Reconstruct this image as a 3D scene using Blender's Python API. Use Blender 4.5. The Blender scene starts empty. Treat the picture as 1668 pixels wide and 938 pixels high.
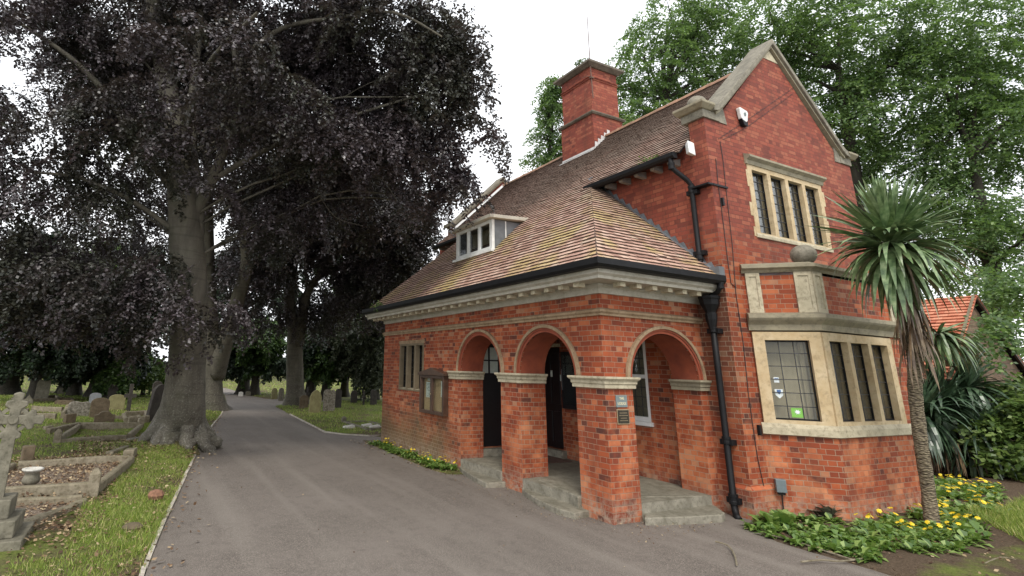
import bpy, math, random
import numpy as np
from mathutils import Vector, Matrix
from mathutils.geometry import tessellate_polygon

rng = np.random.default_rng(7)
random.seed(7)
SC = bpy.context.scene
COL = SC.collection
V3 = lambda *a: np.array(a, float)

# ------------------------------------------------------------------ camera, sky, sun, exposure
F_PX, CX, CY = 854.017, 666.575, 371.024
yaw, pit, rol = (math.radians(a) for a in (-25.51065, 14.86002, 1.67395))
_f = V3(-math.sin(yaw)*math.cos(pit), math.cos(yaw)*math.cos(pit), math.sin(pit))
_r = V3(math.cos(yaw), math.sin(yaw), 0); _u = np.cross(_r, _f)
RX = math.cos(rol)*_r + math.sin(rol)*_u
UP = -math.sin(rol)*_r + math.cos(rol)*_u
CAM = V3(-6.0, -5.864, 2.0)
CAM = -(( (1000-CX)/F_PX)*RX - ((856.7-CY)/F_PX)*UP + _f)*7.1
cd = bpy.data.cameras.new('camera'); cam = bpy.data.objects.new('camera', cd); COL.objects.link(cam)
cd.sensor_fit = 'HORIZONTAL'; cd.sensor_width = 36; cd.lens = F_PX/1668*36
cd.shift_x = (834-CX)/1668; cd.shift_y = -(469-CY)/1668
cd.clip_start = .05; cd.clip_end = 1000
cam.matrix_world = Matrix(((RX[0], UP[0], -_f[0], CAM[0]), (RX[1], UP[1], -_f[1], CAM[1]), (RX[2], UP[2], -_f[2], CAM[2]), (0, 0, 0, 1)))
SC.camera = cam

def at(px, py, d):                       # a pixel of the photograph carried out to a depth in metres
    return CAM + ((px-CX)/F_PX*RX - (py-CY)/F_PX*UP + _f)*d
def gnd(px, py, z=0.0):
    d = (px-CX)/F_PX*RX - (py-CY)/F_PX*UP + _f
    return CAM + d*((z-CAM[2])/d[2])

SUN_EL, SUN_AZ = math.radians(52), math.radians(212)      # azimuth: compass direction the light comes from (x=sin, y=cos)
w = bpy.data.worlds.new('World'); SC.world = w; w.use_nodes = True
nt = w.node_tree; nt.nodes.clear()
sky = nt.nodes.new('ShaderNodeTexSky'); sky.sky_type = 'NISHITA'; sky.sun_disc = False
sky.sun_elevation = SUN_EL; sky.sun_rotation = SUN_AZ; sky.dust_density = 4; sky.air_density = 1.2
tc = nt.nodes.new('ShaderNodeTexCoord')
nz = nt.nodes.new('ShaderNodeTexNoise'); nz.inputs['Scale'].default_value = 1.6; nz.inputs['Detail'].default_value = 5
mpg = nt.nodes.new('ShaderNodeMapping'); mpg.inputs['Scale'].default_value = (1, 1, 2.5)
rp = nt.nodes.new('ShaderNodeValToRGB')
rp.color_ramp.elements[0].position = .3; rp.color_ramp.elements[0].color = (8.3, 8.6, 9.0, 1)
rp.color_ramp.elements[1].position = .75; rp.color_ramp.elements[1].color = (10.3, 10.4, 10.6, 1)
mx = nt.nodes.new('ShaderNodeMix'); mx.data_type = 'RGBA'; mx.inputs[0].default_value = .9
bg = nt.nodes.new('ShaderNodeBackground'); bg.inputs['Strength'].default_value = .115
out = nt.nodes.new('ShaderNodeOutputWorld')
nt.links.new(tc.outputs['Generated'], mpg.inputs[0]); nt.links.new(mpg.outputs[0], nz.inputs['Vector'])
nt.links.new(nz.outputs['Fac'], rp.inputs[0]); nt.links.new(sky.outputs[0], mx.inputs[6]); nt.links.new(rp.outputs[0], mx.inputs[7])
nt.links.new(mx.outputs[2], bg.inputs[0]); nt.links.new(bg.outputs[0], out.inputs[0])
sl = bpy.data.lights.new('sun', 'SUN'); sl.energy = 1.5; sl.angle = math.radians(14); sl.color = (1, .95, .87)
so = bpy.data.objects.new('sun', sl); COL.objects.link(so)
sd = Vector((math.sin(SUN_AZ)*math.cos(SUN_EL), math.cos(SUN_AZ)*math.cos(SUN_EL), math.sin(SUN_EL)))
so.rotation_euler = (-sd).to_track_quat('-Z', 'Y').to_euler(); so.location = (0, -20, 30)
SC.view_settings.view_transform = 'Standard'; SC.view_settings.look = 'None'
SC.view_settings.gamma = 1; SC.view_settings.use_curve_mapping = False
SC.view_settings.exposure = 0.7
SC.render.engine = 'CYCLES'
SC.cycles.max_bounces = 6; SC.cycles.diffuse_bounces = 3; SC.cycles.transparent_max_bounces = 8

# ------------------------------------------------------------------ materials
class NT:
    def __init__(s, name):
        s.m = bpy.data.materials.new(name); s.m.use_nodes = True; s.t = s.m.node_tree
        s.b = s.t.nodes['Principled BSDF']; s.o = s.t.nodes['Material Output']
    def n(s, typ, **k):
        nd = s.t.nodes.new('ShaderNode'+typ)
        for a, v in k.items():
            if a.startswith('_'): setattr(nd, a[1:], v)
            else: nd.inputs[a.replace('__', ' ')].default_value = v
        return nd
    def l(s, a, b): s.t.links.new(a, b)
    def noise(s, scale, detail=4, rough=.6, vec=None, dist=0):
        nd = s.n('TexNoise', Scale=scale, Detail=detail, Roughness=rough, Distortion=dist)
        s.l(vec if vec is not None else s.pos(), nd.inputs['Vector']); return nd.outputs['Fac']
    def pos(s):
        if not hasattr(s, '_p'): s._p = s.n('NewGeometry')
        return s._p.outputs['Position']
    def obj(s):
        if not hasattr(s, '_o'): s._o = s.n('TexCoord')
        return s._o.outputs['Object']
    def uv(s):
        if not hasattr(s, '_o'): s._o = s.n('TexCoord')
        return s._o.outputs['UV']
    def xyz(s):
        if not hasattr(s, '_x'):
            s._x = s.n('SeparateXYZ'); s.l(s.pos(), s._x.inputs[0])
        return s._x.outputs
    def rnd(s): return s.n('NewGeometry').outputs['Random Per Island']
    def ramp(s, f, stops, const=False):
        r = s.n('ValToRGB'); e = r.color_ramp.elements
        if const: r.color_ramp.interpolation = 'CONSTANT'
        while len(e) < len(stops): e.new(.5)
        for k, (p, c) in zip(e, stops):
            k.position = p; k.color = (*c, 1) if hasattr(c, '__len__') else (c, c, c, 1)
        s.l(f, r.inputs[0]); return r.outputs[0]
    def rng(s, f, a, b, c=0., d=1.):
        r = s.n('MapRange'); r.inputs[1].default_value = a; r.inputs[2].default_value = b
        r.inputs[3].default_value = c; r.inputs[4].default_value = d; s.l(f, r.inputs[0]); return r.outputs[0]
    def mix(s, f, a, b, mode='MIX'):
        m = s.n('Mix', _data_type='RGBA', _blend_type=mode)
        for sock, v in ((m.inputs[0], f), (m.inputs[6], a), (m.inputs[7], b)):
            if hasattr(v, 'is_linked') or isinstance(v, bpy.types.NodeSocket): s.l(v, sock)
            else: sock.default_value = v if not hasattr(v, '__len__') else (*v, 1)
        return m.outputs[2]
    def math(s, op, a, b=0.):
        m = s.n('Math', _operation=op)
        for sock, v in ((m.inputs[0], a), (m.inputs[1], b)):
            if isinstance(v, bpy.types.NodeSocket): s.l(v, sock)
            else: sock.default_value = v
        return m.outputs[0]
    def bump(s, h, st=.3, d=.01):
        b = s.n('Bump', Strength=st, Distance=d); s.l(h, b.inputs['Height']); s.l(b.outputs[0], s.b.inputs['Normal'])
    def col(s, c):
        if isinstance(c, bpy.types.NodeSocket): s.l(c, s.b.inputs['Base Color'])
        else: s.b.inputs['Base Color'].default_value = (*c, 1)
    def rough(s, v, spec=None):
        if isinstance(v, bpy.types.NodeSocket): s.l(v, s.b.inputs['Roughness'])
        else: s.b.inputs['Roughness'].default_value = v
        if spec is not None: s.b.inputs['Specular IOR Level'].default_value = spec

def m_simple(name, c, r=.6, var=.25, sc=6, metal=0, bump=0, dirt=None):
    t = NT(name); n = t.noise(sc, 6)
    lo = tuple(x*(1-var) for x in c); hi = tuple(min(1, x*(1+var)) for x in c)
    k = t.ramp(n, [(.3, lo), (.7, hi)])
    if dirt is not None:
        k = t.mix(t.rng(t.noise(sc*.35, 8, .7), .5, .72), k, dirt)
    t.col(k); t.rough(r); t.b.inputs['Metallic'].default_value = metal
    if bump: t.bump(t.noise(sc*8, 4), bump, .005)
    return t.m

def m_brick(name, house=True, warm=0.0):
    t = NT(name)
    jit = t.n('TexNoise', Scale=3.0, Detail=3); t.l(t.uv(), jit.inputs['Vector'])
    sub = t.n('VectorMath', _operation='SUBTRACT'); t.l(jit.outputs['Color'], sub.inputs[0]); sub.inputs[1].default_value = (.5, .5, .5)
    scl = t.n('VectorMath', _operation='SCALE'); t.l(sub.outputs[0], scl.inputs[0]); scl.inputs['Scale'].default_value = .018
    add = t.n('VectorMath', _operation='ADD'); t.l(t.uv(), add.inputs[0]); t.l(scl.outputs[0], add.inputs[1])
    b = t.n('TexBrick', Scale=1.0, _offset=.5, _squash=.5, _squash_frequency=2, _offset_frequency=2)
    t.l(add.outputs[0], b.inputs['Vector'])
    for k, v in (('Color1', (0, 0, 0, 1)), ('Color2', (1, 1, 1, 1)), ('Mortar', (.5, .5, .5, 1))): b.inputs[k].default_value = v
    b.inputs['Mortar Size'].default_value = .0052; b.inputs['Mortar Smooth'].default_value = .25
    b.inputs['Brick Width'].default_value = .225; b.inputs['Row Height'].default_value = .077; b.inputs['Bias'].default_value = 0
    z = t.xyz()[2]
    big = t.noise(.9, 5, .65)
    mid = t.noise(7, 4, .6)
    tint = t.math('ADD', t.math('MULTIPLY', b.outputs['Color'], .95), t.rng(big, .3, .7, -.14, .26))
    low = t.ramp(tint, [(0, (.075, .03, .023)), (.09, (.11, .034, .022)), (.14, (.20, .042, .019)), (.5, (.275, .056, .021)), (.78, (.36, .086, .032)), (.93, (.44, .135, .057)), (1, (.38, .18, .10))])
    up = t.ramp(tint, [(0, (.13, .036, .026)), (.3, (.215, .051, .034)), (.7, (.265, .066, .040)), (.95, (.31, .10, .058))])
    c = t.mix(t.rng(z, 3.7, 4.5), low, up)
    c = t.mix(t.rng(mid, .35, .65, 0, .35), c, t.mix(.55, c, (.2, .06, .035)))
    # warm face of eroded, re-rubbed bricks in the lower wall
    eb = t.math('MULTIPLY', t.rng(t.noise(1.7, 4, .7), .47, .6), t.rng(z, 1.7, 1.1))
    c = t.mix(t.math('MULTIPLY', eb, .6), c, t.mix(b.outputs['Color'], (.5, .15, .06), (.62, .24, .11)))
    if house:
        x, y = t.xyz()[0], t.xyz()[1]
        # olive algae low on the far end of the arcade wall
        al = t.math('MULTIPLY', t.rng(t.math('ADD', z, t.rng(big, .2, .8, -.5, .5)), 1.15, .5), t.math('MULTIPLY', t.rng(y, 3.9, 4.9), t.rng(x, .3, .1)))
        c = t.mix(t.math('MULTIPLY', al, .85), c, (.13, .095, .045))
        # dark water staining behind the downpipe hopper
        st = t.math('MULTIPLY', t.math('MULTIPLY', t.rng(x, 2.2, 2.235), t.rng(x, 2.5, 2.45)), t.math('MULTIPLY', t.math('MULTIPLY', t.rng(y, -.503, -.49), t.rng(y, .3, .2)), t.rng(z, 4.3, 3.2)))
        c = t.mix(t.math('MULTIPLY', st, t.rng(z, .8, 2.6, .1, .65)), c, (.055, .04, .028))
    # salts at the foot
    ef = t.math('MULTIPLY', t.rng(z, .42, .12), t.rng(t.noise(11, 6, .75), .42, .62))
    c = t.mix(t.math('MULTIPLY', ef, .75), c, (.36, .3, .23))
    st2 = t.n('TexNoise', Scale=1.0, Detail=5, Roughness=.7); mp_ = t.n('Mapping'); mp_.inputs['Scale'].default_value = (2.6, 2.6, .5); t.l(t.pos(), mp_.inputs[0]); t.l(mp_.outputs[0], st2.inputs['Vector'])
    c = t.mix(t.rng(st2.outputs['Fac'], .5, .72, 0, .55), c, (.11, .045, .028))
    mcol = t.mix(t.rng(z, 3.4, 4.6), t.mix(big, (.17, .11, .07), (.46, .36, .26)), (.10, .04, .03))
    c = t.mix(t.math('MULTIPLY', b.outputs['Fac'], t.rng(t.noise(2.3, 5, .7), .3, .65, .3, .95)), c, mcol)
    t.col(c); t.rough(.85, .3)
    h = t.math('ADD', t.math('MULTIPLY', b.outputs['Fac'], -1.), t.math('MULTIPLY', t.noise(60, 4), .35))
    t.bump(h, .8, .006)
    return t.m

M = {}
M['brick'] = m_brick('house_brick')
t = NT('rubbed_red_brick'); c = t.ramp(t.noise(5, 6), [(.3, (.19, .042, .022)), (.7, (.30, .07, .03))]); t.col(c); t.rough(.85); t.bump(t.noise(50), .3, .004); M['rubbed'] = t.m
def m_stone(name, a, b_, dirt, amt=.5, sc=2.5):
    t = NT(name); c = t.mix(t.rng(t.noise(sc, 6, .65), .35, .65), a, b_)
    c = t.mix(t.math('MULTIPLY', t.rng(t.noise(sc*3, 8, .75), .5, .68), amt), c, dirt)
    nz_ = t.n('SeparateXYZ'); g = t.n('NewGeometry'); t.l(g.outputs['Normal'], nz_.inputs[0])
    c = t.mix(t.math('MULTIPLY', t.rng(nz_.outputs[2], .3, .9), .35*min(1, amt*2)), c, dirt)
    t.col(c); t.rough(.85, .3); t.bump(t.noise(sc*25, 5, .7), .35, .006); return t.m
M['bathstone'] = m_stone('bath_stone', (.46, .34, .19), (.56, .45, .29), (.22, .16, .09), .6, 3.5)
M['palestone'] = m_stone('pale_limestone', (.52, .46, .33), (.38, .33, .23), (.13, .11, .07), .7, 5)
M['hood'] = m_stone('weathered_hood_stone', (.25, .17, .10), (.36, .26, .165), (.12, .08, .045), .7, 5)
M['coping'] = m_stone('lichen_grey_coping', (.15, .135, .105), (.27, .245, .19), (.085, .08, .06), .8, 6)
M['sooty'] = m_stone('sooty_cap_stone', (.10, .085, .065), (.17, .145, .11), (.05, .045, .035), .7, 6)
M['rafter'] = m_simple('grey_rafter_paint', (.20, .18, .16), .7, .25, 5)
M['ridge'] = m_simple('dull_ridge_clay', (.30, .17, .11), .85, .35, 5, bump=.3, dirt=(.10, .08, .05))
M['dirtystone'] = m_stone('dark_moulded_stone', (.24, .21, .15), (.33, .29, .2), (.1, .09, .06), .6, 4)
M['stepstone'] = m_stone('worn_step_stone', (.17, .155, .12), (.30, .275, .22), (.08, .078, .05), .8, 5)
M['render'] = m_stone('grey_painted_frieze', (.40, .37, .30), (.50, .47, .40), (.2, .17, .12), .45, 4)
M['white'] = m_simple('white_paint', (.74, .74, .72), .45, .08, 3, dirt=(.5, .5, .46))
M['lead'] = m_simple('lead_sheet', (.14, .15, .16), .5, .25, 5, metal=.2)
M['black'] = m_simple('black_gutter_paint', (.007, .007, .008), .55, .3, 8)
M['black'].node_tree.nodes['Principled BSDF'].inputs['Specular IOR Level'].default_value = .25
M['tileedge'] = m_simple('mossy_shadow_tile_edges', (.10, .07, .055), .95, .3, 20)  # shadow lines between courses put into a darker edge colour, with moss
M['blackdoor'] = m_simple('black_door_paint', (.008, .008, .01), .35, .3, 8)
M['darkwood'] = m_simple('dark_stained_wood', (.06, .032, .02), .45, .35, 9)
M['mullion'] = m_simple('dull_window_stone', (.17, .13, .08), .85, .25, 4)
M['cork'] = m_simple('cork_board', (.4, .29, .16), .8, .12, 30)
M['paper'] = m_simple('notice_paper', (.6, .68, .62), .7, .08, 20)
M['papertext'] = m_simple('printed_text', (.12, .15, .15), .7, .1, 20)
M['slate'] = m_simple('grey_slate_plaque', (.16, .2, .2), .5, .12, 15)
M['bronze'] = m_simple('dark_bronze', (.05, .042, .03), .3, .3, 20, metal=.6)
M['brass'] = m_simple('brass_rim', (.4, .31, .2), .35, .15, 20, metal=.7)
M['gold'] = m_simple('gilt_lettering', (.75, .66, .42), .4, .1, 20)
M['greybox'] = m_simple('grey_meter_box', (.13, .16, .17), .5, .1, 20)
M['cable'] = m_simple('dark_cable', (.02, .012, .012), .6, .2, 20)
M['mortar'] = m_simple('flashing_mortar', (.55, .55, .54), .8, .2, 12)
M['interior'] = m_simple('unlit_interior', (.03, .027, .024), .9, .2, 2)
M['plaster'] = m_simple('porch_ceiling_plaster', (.45, .42, .36), .8, .1, 3)
M['blind'] = m_simple('cream_blind', (.42, .36, .24), .8, .1, 6)
M['curtain'] = m_simple('grey_net_curtain', (.17, .165, .145), .9, .2, 3)
M['leaded'] = m_simple('lead_cames', (.03, .03, .032), .5, .2, 20)
M['stk_white'] = m_simple('white_sticker', (.7, .74, .76), .5, .05, 20)
M['stk_blue'] = m_simple('blue_sticker', (.05, .12, .28), .5, .05, 20)
M['stk_green'] = m_simple('green_sticker', (.2, .5, .06), .5, .05, 20)
M['rust'] = m_simple('rusty_iron', (.12, .07, .05), .8, .3, 20)
def m_glass(name, tint, fac):
    t = NT(name); t.t.nodes.remove(t.b)
    g = t.n('BsdfGlossy', Roughness=.03); tr = t.n('BsdfTransparent'); tr.inputs[0].default_value = (*tint, 1)
    lwn = t.n('LayerWeight', Blend=.5); m = t.n('MixShader')
    bp = t.n('Bump', Strength=.15, Distance=.01); t.l(t.noise(9, 2), bp.inputs['Height']); t.l(bp.outputs[0], g.inputs['Normal'])
    f2 = t.math('ADD', t.math('POWER', lwn.outputs['Facing'], 4.), fac); t.l(f2, m.inputs[0]); t.l(tr.outputs[0], m.inputs[1]); t.l(g.outputs[0], m.inputs[2]); t.l(m.outputs[0], t.o.inputs[0])
    return t.m
M['glass'] = m_glass('window_glass', (.93, .94, .93), .03)
M['darkglass'] = m_glass('old_dark_glass', (.8, .82, .82), .07)

def m_tiles(name, main=True):
    t = NT(name); r = t.rnd(); z = t.xyz()[2]
    if main:
        c = t.ramp(r, [(0, (.24, .13, .095)), (.15, (.36, .21, .16)), (.55, (.45, .28, .215)), (.9, (.54, .37, .29)), (1, (.46, .35, .27))])
        ol = t.mix(r, (.17, .135, .11), (.28, .225, .18))
        n1 = t.noise(.55, 6, .7)
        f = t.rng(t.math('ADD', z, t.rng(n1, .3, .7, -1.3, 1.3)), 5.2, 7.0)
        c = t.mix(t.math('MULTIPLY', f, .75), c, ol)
        lich = t.math('MULTIPLY', t.rng(t.noise(1.1, 6, .7), .48, .62), t.rng(z, 5.9, 4.6))
        c = t.mix(t.math('MULTIPLY', lich, .65), c, (.46, .38, .11))
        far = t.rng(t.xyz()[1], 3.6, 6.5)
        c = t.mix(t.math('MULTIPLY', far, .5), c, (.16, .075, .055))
        mossy = t.rng(t.noise(14, 5, .8), .6, .68)
        c = t.mix(t.math('MULTIPLY', mossy, .5), c, (.10, .085, .05))
    else:
        c = t.ramp(r, [(0, (.42, .12, .07)), (.5, (.52, .19, .11)), (1, (.6, .27, .17))])
    c = t.mix(t.rng(t.noise(35, 4), .4, .7, 0, .3), c, (.1, .07, .055))
    t.col(c); t.rough(.85, .3); t.bump(t.noise(60, 4), .3, .004); return t.m
M['tiles'] = m_tiles('clay_roof_tiles'); M['tiles2'] = m_tiles('bright_clay_tiles', False)

# ------------------------------------------------------------------ mesh helpers
WLOC = {}
def auto_uv(me, off):
    n = len(me.loops)
    co = np.empty(len(me.vertices)*3); me.vertices.foreach_get('co', co); co = co.reshape(-1, 3)+off
    vi = np.empty(n, int); me.loops.foreach_get('vertex_index', vi)
    pn = np.empty(len(me.polygons)*3); me.polygons.foreach_get('normal', pn); pn = pn.reshape(-1, 3)
    lt = np.empty(len(me.polygons), int); me.polygons.foreach_get('loop_total', lt)
    N = np.repeat(pn, lt, axis=0); P = co[vi]
    flat = np.abs(N[:, 2]) > .75
    h = np.hypot(N[:, 0], N[:, 1])+1e-9
    # snap tangents so parallel walls share their courses
    tx, ty = -N[:, 1]/h, N[:, 0]/h
    u = np.where(flat, P[:, 0], P[:, 0]*tx+P[:, 1]*ty); v = np.where(flat, P[:, 1], P[:, 2])
    uv = me.uv_layers.new(name='UVMap'); uv.data.foreach_set('uv', np.stack([u, v], 1).ravel())

def link(name, me, mat, parent=None, smooth=False, label=None):
    o = bpy.data.objects.new(name, me); COL.objects.link(o)
    if mat is not None: me.materials.append(mat)
    if parent is not None: o.parent = parent; WLOC[o] = WLOC[parent]
    else: WLOC[o] = V3(0, 0, 0)
    if smooth: me.shade_smooth()
    if label: o['label'] = label
    return o

class MB:
    def __init__(s): s.v = []; s.f = []
    def add(s, vs, fs):
        k = len(s.v); s.v += [tuple(map(float, p)) for p in vs]; s.f += [tuple(i+k for i in f) for f in fs]; return s
    def box(s, a, b, bev=0):
        x0, y0, z0 = np.minimum(a, b); x1, y1, z1 = np.maximum(a, b)
        return s.add([(x0, y0, z0), (x1, y0, z0), (x1, y1, z0), (x0, y1, z0), (x0, y0, z1), (x1, y0, z1), (x1, y1, z1), (x0, y1, z1)],
                     [(0, 3, 2, 1), (4, 5, 6, 7), (0, 1, 5, 4), (1, 2, 6, 5), (2, 3, 7, 6), (3, 0, 4, 7)])
    def obox(s, c, ax, ay, az):          # centre and three half-axis vectors
        c, ax, ay, az = map(np.asarray, (c, ax, ay, az)); vs = []
        for k in (-1, 1):
            for i, j in ((-1, -1), (1, -1), (1, 1), (-1, 1)): vs.append(c+i*ax+j*ay+k*az)
        return s.add(vs, [(0, 3, 2, 1), (4, 5, 6, 7), (0, 1, 5, 4), (1, 2, 6, 5), (2, 3, 7, 6), (3, 0, 4, 7)])
    def bar(s, p, q, w, h, up=(0, 0, 1)):
        p, q, up = V3(*p), V3(*q), V3(*up); d = q-p; L = np.linalg.norm(d); d /= L
        a = np.cross(d, up); a /= np.linalg.norm(a); b = np.cross(a, d)
        return s.obox((p+q)/2, d*L/2, a*w/2, b*h/2)
    def slab(s, loops, O, U, Vv, N, th):  # polygon with holes, extruded by th along N
        O, U, Vv, N = map(lambda q: np.asarray(q, float), (O, U, Vv, N))
        L = [[Vector((p[0], p[1], 0)) for p in lp] for lp in loops]
        flat = [p for lp in loops for p in lp]; n = len(flat)
        tri = tessellate_polygon(L)
        vs = [O+U*p[0]+Vv*p[1] for p in flat]; vs += [q+N*th for q in vs]
        fs = []
        for a, b, c in tri:
            A, B, Cc = vs[a], vs[b], vs[c]
            if np.dot(np.cross(B-A, Cc-A), N) > 0: a, c = c, a
            fs += [(a, b, c), (c+n, b+n, a+n)]
        k = 0
        for lp in loops:
            m = len(lp)
            area = sum(lp[i][0]*lp[(i+1) % m][1]-lp[(i+1) % m][0]*lp[i][1] for i in range(m))
            hand = np.dot(np.cross(U, Vv), N)*area*(1 if k == 0 else -1)
            for i in range(m):
                j = (i+1) % m; q = (k+i, k+j, k+j+n, k+i+n)
                fs.append(q if hand > 0 else q[::-1])
            k += m
        return s.add(vs, fs)
    def tube(s, pts, rad, seg=10, cap=True, rf=None):
        pts = [np.asarray(p, float) for p in pts]; n = len(pts)
        rad = [rad]*n if np.isscalar(rad) else rad
        d0 = pts[1]-pts[0]; d0 /= np.linalg.norm(d0)
        a = np.cross(d0, (0, 0, 1.) if abs(d0[2]) < .9 else (1., 0, 0)); a /= np.linalg.norm(a)
        vs = []
        for i, p in enumerate(pts):
            d = pts[min(i+1, n-1)]-pts[max(i-1, 0)]; d /= np.linalg.norm(d)
            a = a-d*np.dot(a, d); a /= np.linalg.norm(a); b = np.cross(d, a)
            for k in range(seg):
                th = 2*math.pi*k/seg; r = rad[i]*(rf(i, th, p) if rf else 1)
                vs.append(p+(a*math.cos(th)+b*math.sin(th))*r)
        fs = [(i*seg+k, i*seg+(k+1) % seg, (i+1)*seg+(k+1) % seg, (i+1)*seg+k) for i in range(n-1) for k in range(seg)]
        if cap: fs += [tuple(range(seg))[::-1], tuple((n-1)*seg+k for k in range(seg))]
        return s.add(vs, fs)
    def lathe(s, c, prof, seg=20):
        c = np.asarray(c, float); vs = []; n = len(prof)
        for r, z in prof:
            for k in range(seg):
                th = 2*math.pi*k/seg; vs.append(c+V3(r*math.cos(th), r*math.sin(th), z))
        fs = [(i*seg+k, i*seg+(k+1) % seg, (i+1)*seg+(k+1) % seg, (i+1)*seg+k) for i in range(n-1) for k in range(seg)]
        fs += [tuple(range(seg))[::-1], tuple((n-1)*seg+k for k in range(seg))]
        return s.add(vs, fs)
    def sweep(s, path, prof, closed=False, side=1):
        """profile (out, z) carried along a plan path (x, y); side=+1: outward is to the right of travel"""
        P = [V3(p[0], p[1], 0) for p in path]; n = len(P); vs = []; m = len(prof)
        for i in range(n):
            def nrm(a, b):
                d = b-a; d /= np.linalg.norm(d); return V3(d[1], -d[0], 0)*side
            if closed: n1, n2 = nrm(P[i-1], P[i]), nrm(P[i], P[(i+1) % n])
            else:
                n1 = nrm(P[max(i-1, 0)], P[max(i, 1)]); n2 = nrm(P[min(i, n-2)], P[min(i+1, n-1)])
            mt = n1+n2; mt /= np.linalg.norm(mt); mt /= max(.3, np.dot(mt, n1))
            for o, z in prof: vs.append(P[i]+mt*o+V3(0, 0, z))
        fs = []
        for i in range(n if closed else n-1):
            j = (i+1) % n
            for k in range(m):
                l_ = (k+1) % m; q = (i*m+k, i*m+l_, j*m+l_, j*m+k); fs.append(q if side > 0 else q[::-1])
        if not closed:
            c0 = tuple(range(m)); c1 = tuple((n-1)*m+k for k in range(m))
            fs += [c0[::-1], c1] if side > 0 else [c0, c1[::-1]]
        return s.add(vs, fs)
    def build(s, name, mat, parent=None, smooth=False, label=None, uv=True, bevel=0, ang=None):
        me = bpy.data.meshes.new(name); off = WLOC[parent] if parent is not None else V3(0, 0, 0)
        me.from_pydata([tuple(V3(*p)-off) for p in s.v], [], s.f)
        me.update()
        if uv: auto_uv(me, off)
        o = link(name, me, M[mat] if isinstance(mat, str) else mat, parent, smooth, label)
        if bevel:
            b = o.modifiers.new('bevel', 'BEVEL'); b.width = bevel; b.segments = 2; b.limit_method = 'ANGLE'; b.angle_limit = .6
        if ang: me.shade_smooth(); 
        return o

def thing(name, label, cat, loc=(0, 0, 0), group=None, kind=None):
    o = bpy.data.objects.new(name, None); COL.objects.link(o); o.location = loc; o.empty_display_size = .2
    WLOC[o] = V3(*loc); return tag(o, label, cat, group, kind)
def tag(o, label, cat, group=None, kind=None):
    if label: o['label'] = label
    if cat: o['category'] = cat
    if group: o['group'] = group
    if kind: o['kind'] = kind
    return o
def struct(o, label=None):
    o['kind'] = 'structure'
    if label: o['label'] = label
    return o
def np_mesh(name, verts, nper, mat, parent=None, loc=None):
    """verts (F, nper, 3): separate faces, fast"""
    v = np.asarray(verts, np.float32); F = v.shape[0]
    off = WLOC[parent] if parent is not None else V3(0, 0, 0)
    v = (v-off.astype(np.float32)).reshape(-1, 3)
    me = bpy.data.meshes.new(name); me.vertices.add(len(v)); me.vertices.foreach_set('co', v.ravel())
    me.loops.add(F*nper); me.loops.foreach_set('vertex_index', np.arange(F*nper, dtype=np.int32))
    me.polygons.add(F); me.polygons.foreach_set('loop_start', np.arange(0, F*nper, nper, dtype=np.int32))
    me.polygons.foreach_set('loop_total', np.full(F, nper, dtype=np.int32))
    me.update(calc_edges=True)
    return link(name, me, M[mat] if isinstance(mat, str) else mat, parent)
def copy_tree(o, loc, rz=0, sc=1, label=None):
    c = o.copy(); COL.objects.link(c); c.location = loc; c.rotation_euler = (0, 0, rz)
    c.scale = (sc, sc, sc) if np.isscalar(sc) else sc
    if label: c['label'] = label
    for ch in o.children:
        d = ch.copy(); COL.objects.link(d); d.parent = c
        for g in ch.children:
            e = g.copy(); COL.objects.link(e); e.parent = d
    return c
def text_part(name, body, size, P, N, U, mat, parent, ext=.002):
    """raised lettering: font curve turned into a mesh part, centred on P, facing N, reading along U"""
    cu = bpy.data.curves.new(name, 'FONT'); cu.body = body; cu.size = size; cu.align_x = 'CENTER'; cu.align_y = 'CENTER'; cu.extrude = ext
    tmp = bpy.data.objects.new(name, cu); COL.objects.link(tmp)
    dg = bpy.context.evaluated_depsgraph_get(); me = bpy.data.meshes.new_from_object(tmp.evaluated_get(dg))
    bpy.data.objects.remove(tmp); bpy.data.curves.remove(cu)
    N, U, P = V3(*N), V3(*U), V3(*P)-WLOC[parent]; W_ = np.cross(N, U)
    me.transform(Matrix(((U[0], W_[0], N[0], P[0]), (U[1], W_[1], N[1], P[1]), (U[2], W_[2], N[2], P[2]), (0, 0, 0, 1))))
    return link(name, me, M[mat], parent)
def arc(cx_, cz, r, a0, a1, n):
    return [(cx_+r*math.cos(math.radians(a0+(a1-a0)*i/n)), cz+r*math.sin(math.radians(a0+(a1-a0)*i/n))) for i in range(n+1)]

# ------------------------------------------------------------------ the lodge
H = thing('lodge_building', 'red brick lodge with arched porch, tiled roof, stone gable and bay window', 'building', (2.24, 4, 0))
PM = (8.45-3.55)/5.25                                   # roof pitch
RZ = lambda x: 3.55+PM*(x+.5)
Y_, X_, Z_ = V3(0, 1, 0), V3(1, 0, 0), V3(0, 0, 1)

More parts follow.
